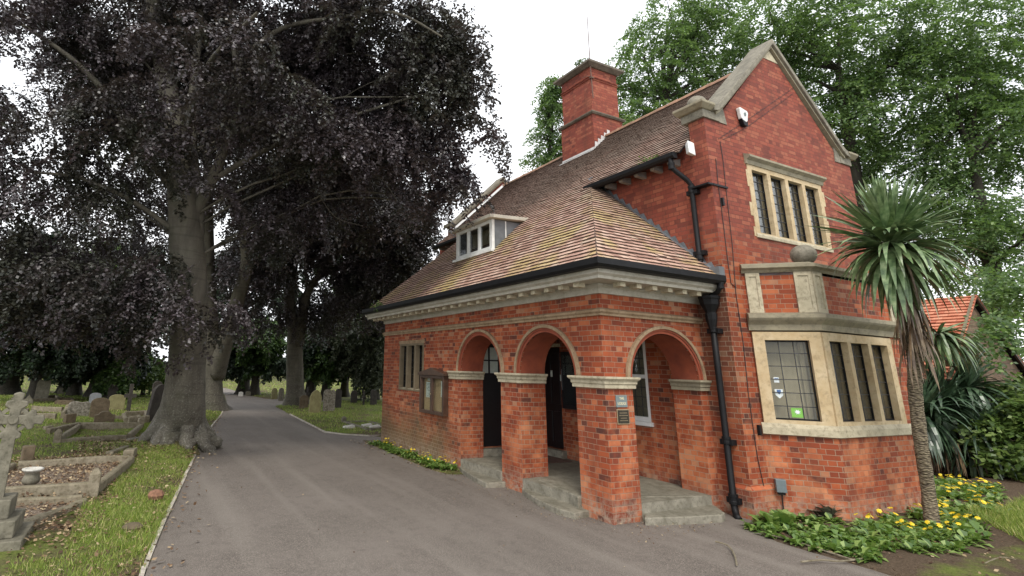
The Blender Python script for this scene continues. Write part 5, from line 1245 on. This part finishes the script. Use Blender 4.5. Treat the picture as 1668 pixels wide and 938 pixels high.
# urn
g = V3(*gnd(47, 800, .06)); UR = thing('urn', 'round marble urn vase with a wide white rim standing in the chippings', 'urn', tuple(g))
MB().lathe(g-Z_*.04, [(.09, 0), (.09, .05), (.05, .08), (.045, .10), (.06, .12), (.11, .16), (.12, .20), (.10, .25), (.09, .29), (.115, .325)], 24).build('bowl', 'stoneA', UR, smooth=True)
MB().lathe(g-Z_*.04, [(.105, .31), (.125, .325), (.14, .34), (.138, .355), (.11, .36), (.09, .35), (.08, .32)], 28).build('rim', 'marble', UR, smooth=True)
# loose pieces of kerb and stumps
def block(label, px, py, dx, dy, dz, rz, mat='kerbstone', name='stone_block', tilt=.05, zo=.03, cat='stone block'):
    g = gnd(px, py, zo); T = tag(MB().obox((0, 0, dz*.35), V3(math.cos(rz), math.sin(rz), tilt)*dx/2, V3(-math.sin(rz), math.cos(rz), 0)*dy/2, Z_*dz/2).build(name, mat, None, bevel=.02), label, cat); T.location = tuple(g); return T
block('long tilted kerb slab by the roots of the huge beech', 192, 740, .16, .9, .14, -.35)
block('square capped kerb end block beside the chippings grave', 210, 750, .20, .30, .26, -.2)
block('pointed broken stump between the leaning cross and the grassy plot', 42, 757, .20, .16, .40, .3, 'stoneB')
block('low stone lump on the sunny grass near the tumbled kerbs', 78, 700, .22, .16, .12, .6)
block('mossy boulder stump beside the sunken grave', 112, 690, .30, .2, .34, .5, 'stoneB')
block('stone lump at the end of the tilted kerb slab', 224, 722, .5, .22, .16, .5, 'stoneA')
tag(MB().lathe((0, 0, 0), [(.05, -.02), (.10, .0), (.115, .05), (.09, .10), (.03, .12)], 9).build('brick_lump', m_simple('soft_old_brick', (.20, .10, .06), .9, .4, 20, bump=.5), None), 'rounded orange brick lump lying in the grass verge', 'brick').location = tuple(gnd(253, 812, .05))
tag(MB().lathe((0, 0, 0), [(.05, -.02), (.11, .0), (.12, .03), (.08, .06), (.03, .07)], 9).build('molehill', 'stoneB', None), 'low brown earth clod in the grass verge nearer than the orange lump', 'clod').location = tuple(gnd(215, 862, .04))
rs = np.random.default_rng(3)
for k in range(7):
    q = cG[0]*.3+cG[2]*.7+V3(rs.uniform(-1.3, .9), rs.uniform(-.5, .5), 0); w_ = rs.uniform(.08, .2)
    o = tag(MB().obox((0, 0, w_*.3), V3(w_, .02, .02), V3(0, w_*.7, 0), V3(0, 0.01, w_*.4)).build('rubble_stone', 'marble', None, bevel=.02), 'pale broken stone in the rubble heap beside the lodge corner', 'rubble', 'rubble stones by the lodge corner'); o.location = tuple(q)

# ------------------------------------------------------------------ outbuilding, hedge, cordylines
OB = thing('outbuilding', 'low brown brick outbuilding with bright orange tiled gable roof behind the shrubs', 'building', (13.5, 4, 0))
t = NT('brown_brick'); b = t.n('TexBrick', Scale=1.0); t.l(t.uv(), b.inputs['Vector']); b.inputs['Color1'].default_value = (.16, .10, .065, 1); b.inputs['Color2'].default_value = (.22, .15, .10, 1); b.inputs['Mortar'].default_value = (.10, .075, .055, 1)
b.inputs['Mortar Size'].default_value = .008; b.inputs['Brick Width'].default_value = .225; b.inputs['Row Height'].default_value = .15; t.col(b.outputs['Color']); t.rough(.9); M['brownbrick'] = t.m
ra = V3(13.48, .1, 4.24); el = V3(11.0, .1, 2.05); m2 = (ra[2]-el[2])/(ra[0]-el[0]); er = V3(15.96, .1, 2.05)
MB().slab([[(11.25, -.3), (15.7, -.3), (15.7, 2.2), (13.48, 4.14), (11.25, 2.2)]], (0, .2, 0), X_, Z_, Y_, .25).build('gable_wall', 'brownbrick', OB)
MB().box((11.25, .45, -.3), (11.5, 9, 2.2)).build('side_wall', 'brownbrick', OB)
MB().box((15.45, .45, -.3), (15.7, 9, 2.2)).build('side_wall', 'brownbrick', OB)
MB().box((11.5, 8.75, -.3), (15.45, 9, 2.2)).build('end_wall', 'brownbrick', OB)
sl2 = math.hypot(1, m2); Ln = (ra[0]-el[0])*sl2
tile_plane([[(0.05, 0), (9, 0), (9, Ln), (0.05, Ln)]], V3(el[0], 0, el[2]), Y_, V3(1, 0, m2)/sl2, V3(-m2, 0, 1)/sl2, w=.2, g=.13, th=.03, seed=9).build('roof', 'tiles2', OB)
tile_plane([[(0.05, 0), (9, 0), (9, Ln), (0.05, Ln)]], V3(er[0], 0, er[2]), Y_, V3(-1, 0, m2)/sl2, V3(m2, 0, 1)/sl2, w=.2, g=.13, th=.03, seed=9).build('roof', 'tiles2', OB)
for s_, e in ((1, el), (-1, er)):
    MB().add([tuple(V3(e[0], y, e[2]-.01-d_)) for y in (.06, 9.0) for d_ in (0, .05)]+[tuple(V3(ra[0], y, ra[2]-.01-d_)) for y in (.06, 9.0) for d_ in (0, .05)], [(0, 2, 6, 4), (1, 5, 7, 3), (0, 4, 5, 1)]).build('boarding', 'black', OB)
MB().bar(V3(er[0], .08, er[2]), V3(ra[0], .08, ra[2]), .05, .14).build('barge_board', 'darkwood', OB)
MB().bar(V3(el[0], .10, el[2]), V3(ra[0], .10, ra[2]), .05, .10).build('verge', 'kerbstone', OB)

def sword(P0, D, L, W_, droop, r, nseg=6, fold=0.):
    """one long strap leaf as quads"""
    pts = [P0]; d = D.copy(); st = L/nseg
    for k in range(nseg):
        d = unit(d+V3(0, 0, -droop*(k+1)/nseg)); pts.append(pts[-1]+d*st)
    side = unit(np.cross(D, V3(r.normal(0, .25), r.normal(0, .25), 1))); wv = [.55, .95, 1, .9, .7, .42, .05]
    q = []
    for k in range(nseg):
        a, b_ = pts[k], pts[k+1]; q.append([a-side*W_*wv[k]/2, a+side*W_*wv[k]/2, b_+side*W_*wv[k+1]/2, b_-side*W_*wv[k+1]/2])
    return q
def strap_head(c, n, L, W_, seed, elmin=-40, elmax=88, droop=.25, ysq=1.0):
    r = np.random.default_rng(seed); out = []
    for k in range(n):
        el_ = math.radians(elmin+(elmax-elmin)*(r.random()**.9)); az = r.uniform(0, 2*math.pi); D = V3(math.cos(el_)*math.cos(az), math.cos(el_)*math.sin(az), math.sin(el_))
        l_ = L*r.uniform(.75, 1.1); dr = droop*(r.uniform(.3, 1.2) if el_ > .3 else r.uniform(.6, 2.4))
        out += sword(V3(*c)+D*.05, D, l_, W_*r.uniform(.8, 1.15), dr*(.4 if el_ > .9 else 1), r)
    return np.array(out)
def m_strap(name, stops, tip):
    t = NT(name); c = t.ramp(t.noise(9, 3), stops); t.col(t.mix(t.rng(t.noise(1.7, 2), .55, .7, 0, .5), c, tip)); t.rough(.35, .55); return t.m
M['strap'] = m_strap('cordyline_leaves', [(.3, (.045, .085, .03)), (.5, (.12, .19, .075)), (.7, (.27, .34, .17))], (.16, .19, .09))
M['strapdark'] = m_strap('dark_cordyline_leaves', [(.3, (.016, .034, .018)), (.5, (.04, .075, .038)), (.7, (.09, .14, .075))], (.06, .10, .05))
M['deadstrap'] = m_strap('dead_cordyline_leaves', [(.3, (.09, .055, .03)), (.5, (.17, .115, .065)), (.7, (.33, .25, .15))], (.11, .06, .045))
# cordyline in front of the bay
cb = V3(*gnd(1518, 860, .02)); dC = float((cb-CAM)@_f)
CP = thing('cordyline', 'tall cabbage palm with spiky green head and brown dead skirt before the bay', 'cabbage palm', tuple(cb))
d1_ = dC+.15
tp = smooth_path([cb-Z_*.15, at(1512, 800, d1_), at(1500, 720, d1_+.05), at(1491, 640, d1_+.1), at(1488, 560, d1_+.1), at(1476, 480, d1_+.1), at(1452, 398, d1_+.1)], 8)
ra_ = [(.098-.018*min(1, k/6))*(1+.035*math.sin(k*2.3)) for k in range(len(tp))]
t = NT('cordyline_bark'); mp = t.n('Mapping'); mp.inputs['Scale'].default_value = (9, 9, 22); t.l(t.pos(), mp.inputs[0]); v_ = t.n('TexVoronoi', Scale=2.2); t.l(mp.outputs[0], v_.inputs['Vector'])
c = t.ramp(v_.outputs['Distance'], [(.1, (.30, .25, .16)), (.5, (.17, .135, .09)), (.9, (.06, .045, .03))]); t.col(c); t.rough(.9); t.bump(t.math('MULTIPLY', v_.outputs['Distance'], -1), .9, .03); M['cordbark'] = t.m
MB().tube(tp, ra_, 20, rf=lambda i, th, p: 1+.05*math.sin(th*6+i)+.03*math.sin(th*11+i*1.7)).build('trunk', 'cordbark', CP, smooth=True)
hc = tp[-1]
gl = np.concatenate([strap_head(hc+Z_*.05, 150, .95, .085, 5, 20, 88, .12), strap_head(hc-Z_*.05, 150, .98, .088, 6, -20, 38, .30), strap_head(hc-Z_*.15, 50, .95, .085, 7, -70, -20, .5)])
np_mesh('leaves', gl, 4, 'strap', CP)
r = np.random.default_rng(8); q = []
for k in range(150):
    i = r.integers(len(tp)-17, len(tp)-1); az = r.uniform(0, 2*math.pi); D = unit(V3(math.cos(az)*.42, math.sin(az)*.42, -r.uniform(.35, 1.4)))
    q += sword(tp[i]+V3(math.cos(az), math.sin(az), 0)*.07, D, r.uniform(.4, .75), .035, .9, r)
q += sword(tp[-12], unit(V3(-.55, -.1, -.75)), 1.1, .03, .05, r)
np_mesh('dead_skirt', np.array(q), 4, 'deadstrap', CP)
# small side head of the same plant
sh = at(1528, 545, d1_+.3); MB().tube(smooth_path([tp[len(tp)*3//5], tp[len(tp)*3//5]*.4+sh*.6-Z_*.1, sh], 4), .045, 8).build('side_shoot', 'cordbark', CP, smooth=True)
np_mesh('side_leaves', strap_head(sh, 130, .60, .05, 12, -45, 35, .5), 4, 'strap', CP)
# bushy cordyline behind
g = gnd(1560, 772, 0); CB = thing('cordyline', 'dark bushy cordyline clump growing to the ground between the palm trunk and hedge', 'shrub', tuple(g))
hh = [strap_head(g+V3(dx, dy, dz), 190, 1.1, .085, 20+k, -60, 85, .6) for k, (dx, dy, dz) in enumerate(((0, 0, 1.5), (.5, .3, 1.0), (-.6, .2, 1.2), (.2, -.4, .7), (1.0, .1, 1.3), (.6, -.3, 1.9)))]
np_mesh('leaves', np.concatenate(hh), 4, 'strapdark', CB)
st = MB()
for dx, dy, dz in ((0, 0, 1.5), (.5, .3, 1.0), (-.6, .2, 1.2), (1.0, .1, 1.3), (.6, -.3, 1.9)): st.tube([g, g+V3(dx, dy, dz)], [.07, .05], 7)
st.build('stems', 'cordbark', CB)
r = np.random.default_rng(9); q = []
for k in range(140):
    az = r.uniform(0, 2*math.pi); rr = r.uniform(.1, .9); q += sword(g+V3(rr*math.cos(az), rr*math.sin(az), r.uniform(.5, .9)), unit(V3(math.cos(az)*.5, math.sin(az)*.5, -.9)), .7, .035, .6, r)
np_mesh('dead_leaves', np.array(q), 4, 'deadstrap', CB)
# laurel hedge to the side
HG = thing('laurel_hedge', 'dense bright green laurel hedge in front of the brown outbuilding wall', 'hedge', (11.5, -1.4, 0))
lobes = [((11.9, -.9, .9), (1.2, 1.0, 1.2), 1), ((13.0, -1.6, 1.0), (1.4, 1.2, 1.35), 1.3), ((12.4, -2.4, .7), (1.1, 1.0, 1.0), .8), ((14.5, -2.3, 1.1), (1.7, 1.4, 1.5), 1.3), ((11.2, -.4, .7), (.7, .6, .9), .5), ((13.6, -3.6, .6), (1.5, 1.2, .9), .8), ((12.6, -.6, 1.7), (.9, .6, .5), .4)]
np_mesh('foliage', foliage(lobes, 700, .13, 33, .9, 60, .2, .6), 4, 'limeleaf', HG)
st = MB()
for c, _, _ in lobes[:4]: st.tube([(c[0], c[1], -.1), (c[0]+.1, c[1]+.1, c[2])], [.06, .03], 6)
st.build('stems', 'bark2', HG)

# ------------------------------------------------------------------ flower bed
M['primleaf'] = m_leaf('bedding_leaves', [(0, (.045, .095, .02)), (.5, (.11, .20, .04)), (1, (.26, .35, .10))], .42, .5, .3, (.2, .34, .05))
M['petal'] = m_leaf('yellow_petals', [(0, (.75, .42, .01)), (.6, (.85, .62, .03)), (1, (.9, .75, .12))], .6, .3, .25)
M['greyleaf'] = m_leaf('grey_green_leaves', [(0, (.05, .055, .035)), (.6, (.12, .12, .075)), (1, (.24, .22, .15))], .6, .3, .2)
def rosette(name, seed, n, L, flowers=True, mat='primleaf', up=.5):
    r = np.random.default_rng(seed); T = thing(name, None, None, (0, 0, 0)); q = []
    for k in range(n):
        az = r.uniform(0, 2*math.pi); el_ = r.uniform(.1, up*2); D = V3(math.cos(az)*math.cos(el_), math.sin(az)*math.cos(el_), math.sin(el_)); p0 = V3(r.normal(0, .05), r.normal(0, .05), .0)
        l_ = L*r.uniform(.6, 1.15); side = unit(np.cross(D, Z_))*l_*.26; mid = p0+D*l_*.55+Z_*.01; tip = p0+D*l_-Z_*l_*.22
        q += [[p0, mid-side, mid+Z_*-.012, p0], [p0, mid+Z_*-.012, mid+side, p0]]
        q[-2] = [p0, mid+Z_*-.012, tip, mid-side]; q[-1] = [p0, mid+side, tip, mid+Z_*-.012]
    np_mesh('leaves', np.array(q), 4, mat, T)
    if flowers:
        for k in range(flowers):
            az = r.uniform(0, 2*math.pi); rr = r.uniform(0, L*.7); c = V3(rr*math.cos(az), rr*math.sin(az), L*r.uniform(.7, 1.1)); nrm = unit(V3(r.normal(0, .4), r.normal(0, .4)-.3, 1)); u_ = unit(np.cross(nrm, X_)); v_ = np.cross(nrm, u_); fq = []
            for j in range(6):
                a = j*math.pi/3; d_ = u_*math.cos(a)+v_*math.sin(a); e_ = np.cross(nrm, d_); R_ = .028
                fq.append([c, c+d_*R_*.8-e_*R_*.45+nrm*.006, c+d_*R_*1.15, c+d_*R_*.8+e_*R_*.45+nrm*.006])
            np_mesh('flower', np.array(fq), 4, 'petal', T)
    return T
def inbed(x, y):   # bed beside the bay: between the asphalt and the brick, round the palm
    if y > -.6 and x < 6.3: return False
    if x > 2.5 and x < 6.2 and y > -1.32+max(0, abs(x-4.38)-1.02): return False
    return True
pr = [rosette('primrose', 200+k, 26, .155, f) for k, f in enumerate((3, 0, 1, 4, 0))]
r = np.random.default_rng(77); cnt = [0]*5; spots = []
tries = 0
while len(spots) < 200 and tries < 9000:
    tries += 1; px, py = r.uniform(1225, 1625), r.uniform(775, 916)
    g = gnd(px, py, .04); x, y = g[0], g[1]
    lim = 866+(px-1225)*.24 if px < 1420 else 914-(px-1420)*.12 if px < 1560 else 897-(px-1560)*.9
    if py > lim or not inbed(x, y) or np.hypot(x-cb[0], y-cb[1]) < .16 or (px > 1560 and py < 790): continue
    if any(np.hypot(x-a, y-b_) < .115 for a, b_ in spots): continue
    spots.append((x, y))
lab = 'yellow flowering primrose plant in the bed under the bay window'; lab0 = 'green primrose plant without a flower in the bed under the bay window'
spots2 = []; tries = 0
while len(spots2) < 42 and tries < 3000:
    tries += 1; y = r.uniform(3.9, 7.9); x = -r.uniform(.05, .42)
    if any(np.hypot(x-a, y-b_) < .12 for a, b_ in spots2): continue
    spots2.append((x, y))
first = [True]*5
for k, (x, y) in enumerate(spots+spots2):
    i = int(r.integers(0, 5)); far = k >= len(spots)
    if not far and (x < 3.0 or (x < 4.2 and y < -2.2)) and i in (0, 2, 3): i = 4
    z_ = float(ground_z(np.array(x), np.array(y))) if not far else .02
    lb = ('yellow flowering plant in the narrow bed at the foot of the arcade wall' if i not in (1, 4) else 'flowerless green plant in the narrow bed at the foot of the arcade wall') if far else (lab if i not in (1, 4) else lab0)
    grp = ('plants along the arcade wall' if far else 'plants in the bed under the bay')+(' without flowers' if i in (1, 4) else '')
    if first[i]: o = pr[i]; o.location = (x, y, z_); first[i] = False
    else: o = copy_tree(pr[i], (x, y, z_), r.uniform(0, 6.28), r.uniform(.75, 1.25)*(.9 if far else 1))
    o['label'] = lb; o['category'] = 'plant'; o['group'] = grp
struct(MB().add([(0.003, 3.6, .012), (-.42, 3.75, .006), (-.62, 5.0, .006), (-.72, 6.5, .006), (-.70, 8.2, .006), (-.3, 8.6, .006), (0.003, 8.5, .012)], [tuple(range(7))[::-1]]).build('soil', 'ground'), 'strip of bare soil at the foot of the arcade wall')
g = gnd(1262, 856, .02); T = rosette('leafy_plant', 301, 46, .26, 0, up=.62); T.location = tuple(g); tag(T, 'large glossy leafy plant beside the lower downpipe foot', 'plant')
g = gnd(1298, 850, .02); T = rosette('leafy_plant', 302, 30, .20, 0, up=.5); T.location = tuple(g); tag(T, 'smaller leafy plant next to the grey green shrub below the meter box', 'plant')
g = gnd(1350, 848, .02); T = rosette('grey_shrub', 303, 70, .30, 0, 'greyleaf', up=.7); T.location = tuple(g); tag(T, 'grey green feathery shrub at the corner of the brick bay', 'shrub')
T = thing('gutter_weed', 'tuft of green weed growing out of the far end of the gutter', 'weed', (-.52, 7.6, 3.56))
np_mesh('leaves', foliage([((-.45, 7.7, 3.62), (.12, .45, .08), 1)], 26, .05, 44, .25, 22, .3), 4, 'limeleaf', T)
T = thing('gutter_weed', 'small yellow green weed growing on the upper gutter edge', 'weed', (1.95, .55, 5.85))
np_mesh('leaves', foliage([((1.98, .55, 5.9), (.08, .22, .05), 1)], 12, .04, 45, .2, 18, .3), 4, 'limeleaf', T)
T = thing('chimney_weed', 'wispy weed sprouting from the top of the chimney', 'weed', (4.2, 4.2, 10.6))
np_mesh('leaves', foliage([((4.2, 4.2, 10.68), (.18, .25, .10), 1)], 14, .05, 46, .25, 14, .3), 4, 'limeleaf', T)
# twigs lying about
for k, (pts, lb) in enumerate(((((1165, 882), (1185, 888), (1196, 903), (1200, 920)), 'curled pale dead leaf stalk lying on the asphalt'), (((1305, 915), (1340, 912), (1370, 914), (1420, 908)), 'bleached stick lying across the edge of the flower bed'), (((1240, 868), (1290, 880), (1340, 896), (1390, 912)), 'long thin twig along the edge of the flower bed'), (((1480, 918), (1520, 910), (1560, 908)), 'short pale stick on the bare soil in front of the palm'), (((1605, 918), (1630, 908), (1655, 912)), 'curved pale stick beside the bright grass corner'))):
    tag(MB().tube(smooth_path([gnd(a, b_, .035) for a, b_ in pts], 3), .010, 6).build('stick', 'kerbstone', None), lb, 'stick')

# ------------------------------------------------------------------ grass and fallen leaves
M['blade'] = m_leaf('grass_blades', [(0, (.10, .16, .02)), (.45, (.21, .30, .045)), (.75, (.38, .42, .09)), (1, (.6, .5, .26))], .5, .4, .35, (.2, .33, .05))
def blades(x, y, h, wd, r):
    z = ground_z(x, y); n = len(x); az = r.uniform(0, 2*math.pi, n); s_ = np.stack([np.cos(az), np.sin(az), 0*az], 1)*wd[:, None]/2
    b_ = np.stack([x, y, z-.01], 1); ln = r.normal(0, .45, (n, 2))*h[:, None]; tip = b_+np.stack([ln[:, 0], ln[:, 1], h], 1)
    return np.stack([b_-s_, b_+s_, tip], 1)
def okgrass(x, y, lawn=.0):
    return (np.maximum(interp(RL, y)-x, x-interp(RR, y)) > .03) & ~((x > -.1) & (x < 7.5) & (y > -1.4) & (y < 9.5)) & ~((np.hypot(x+5.07, y-8.3) < .75))
r = np.random.default_rng(55); parts = []
def patch(n, x0, x1, y0, y1, h, wd, thr=-.2, cond=None):
    x = r.uniform(x0, x1, n); y = r.uniform(y0, y1, n); k = okgrass(x, y) & (wob(x, y, .9)+r.normal(0, .5, n) > thr)
    if cond is not None: k &= cond(x, y)
    x, y = x[k], y[k]; m = len(x); hh = h*r.uniform(.5, 1.4, m)*(1+.3*wob(x, y, 1.7)*.5); return blades(x, y, np.clip(hh, .015, 1), wd*r.uniform(.7, 1.3, m), r)
inplot = lambda x, y: ~((x < -6.25) & (y > 3.2) & (y < 7.0)) & ~((x < -6.5) & (y < 3.8) & (y > 1.0))
parts.append(patch(56000, -6.9, -5.0, -.8, 7.5, .05, .009, -.7, inplot)); parts.append(patch(26000, -6.9, -5.0, -.8, 7.5, .085, .010, .75, inplot))
parts.append(patch(26000, -6.0, -4.0, 6.2, 13, .05, .010, -.3))
parts.append(patch(60000, -14, -5.5, 6.8, 16, .05, .014, -.5))
parts.append(patch(60000, -22, -3, 14, 30, .07, .025, -.9))
parts.append(patch(45000, -.9, 12, 9.5, 24, .07, .018, -1.2))
parts.append(patch(70000, 3.0, 9, -5.5, -1.6, .10, .012, -2.5, lambda x, y: (x-3.9)*.8-(y+2.6)*1.0 > .45))
parts.append(patch(16000, -40, 30, 28, 60, .10, .06, -1))
allg = np.concatenate(parts)
o = np_mesh('grass', allg, 3, 'blade'); tag(o, 'short patchy grass of the verge and lawns', 'grass', None, 'stuff')
M['deadleaf'] = m_leaf('fallen_leaves', [(0, (.06, .032, .02)), (.4, (.14, .082, .045)), (.75, (.29, .20, .115)), (1, (.50, .40, .25))], .7, .3, .1)
def litter(n, x0, x1, y0, y1, cond=None, sz=.045, onroad=False):
    x = r.uniform(x0, x1, n); y = r.uniform(y0, y1, n); k = np.ones(n, bool) if onroad else (okgrass(x, y))
    if cond is not None: k &= cond(x, y)
    x, y = x[k], y[k]; m = len(x); z = np.maximum(ground_z(x, y), np.where(okgrass(x, y), -9, gz(x, y)+.008))+.012+.045*((x < -6.2) & (y > 1.5) & (y < 7.2) & (x < -6.9+.12*y))+r.uniform(0, .02, m)
    D = unit(np.stack([r.normal(0, 1, m), r.normal(0, 1, m), r.normal(0, .25, m)], 1)); Nn = unit(np.stack([r.normal(0, .35, m), r.normal(0, .35, m), np.ones(m)], 1)); L = sz*r.uniform(.6, 1.5, m)
    return leaves(np.stack([x, y, z], 1), D, Nn, L, L*.65)
kd = lambda x, y: np.abs(x-interp(RL, y))
LT = [litter(4500, -6.2, -3.2, -1, 18, lambda x, y: (kd(x, y) < .22*np.abs(r.normal(0, 1, len(x)))+.02), .05, True),
      litter(1900, -7, -5, -.5, 8, None, .04), litter(9000, -10, -6.2, 1.5, 7.5, None, .045), litter(4200, -7.2, -3.6, 6.5, 10.5, None, .055),
      litter(900, 1.4, 8, -4.5, -.9, lambda x, y: x-interp(RR, y) > -.15, .04, True), litter(500, -.75, 0, 3.6, 8.6, None, .035, True), litter(260, -5, 2, -3, 12, None, .022, True), litter(700, -.3, 1.5, -1.2, .5, lambda x, y: (y < .0) & (x > -.5) & (y > -.75+.1*x) , .02, True), litter(500, -.7, .1, 0, 4.2, None, .02, True), litter(1500, -16, -4, 9, 24, None, .06)]
o = np_mesh('fallen_leaves', np.concatenate(LT), 4, 'deadleaf'); tag(o, 'brown fallen leaves on the verge and soil', 'fallen leaves', None, 'stuff')
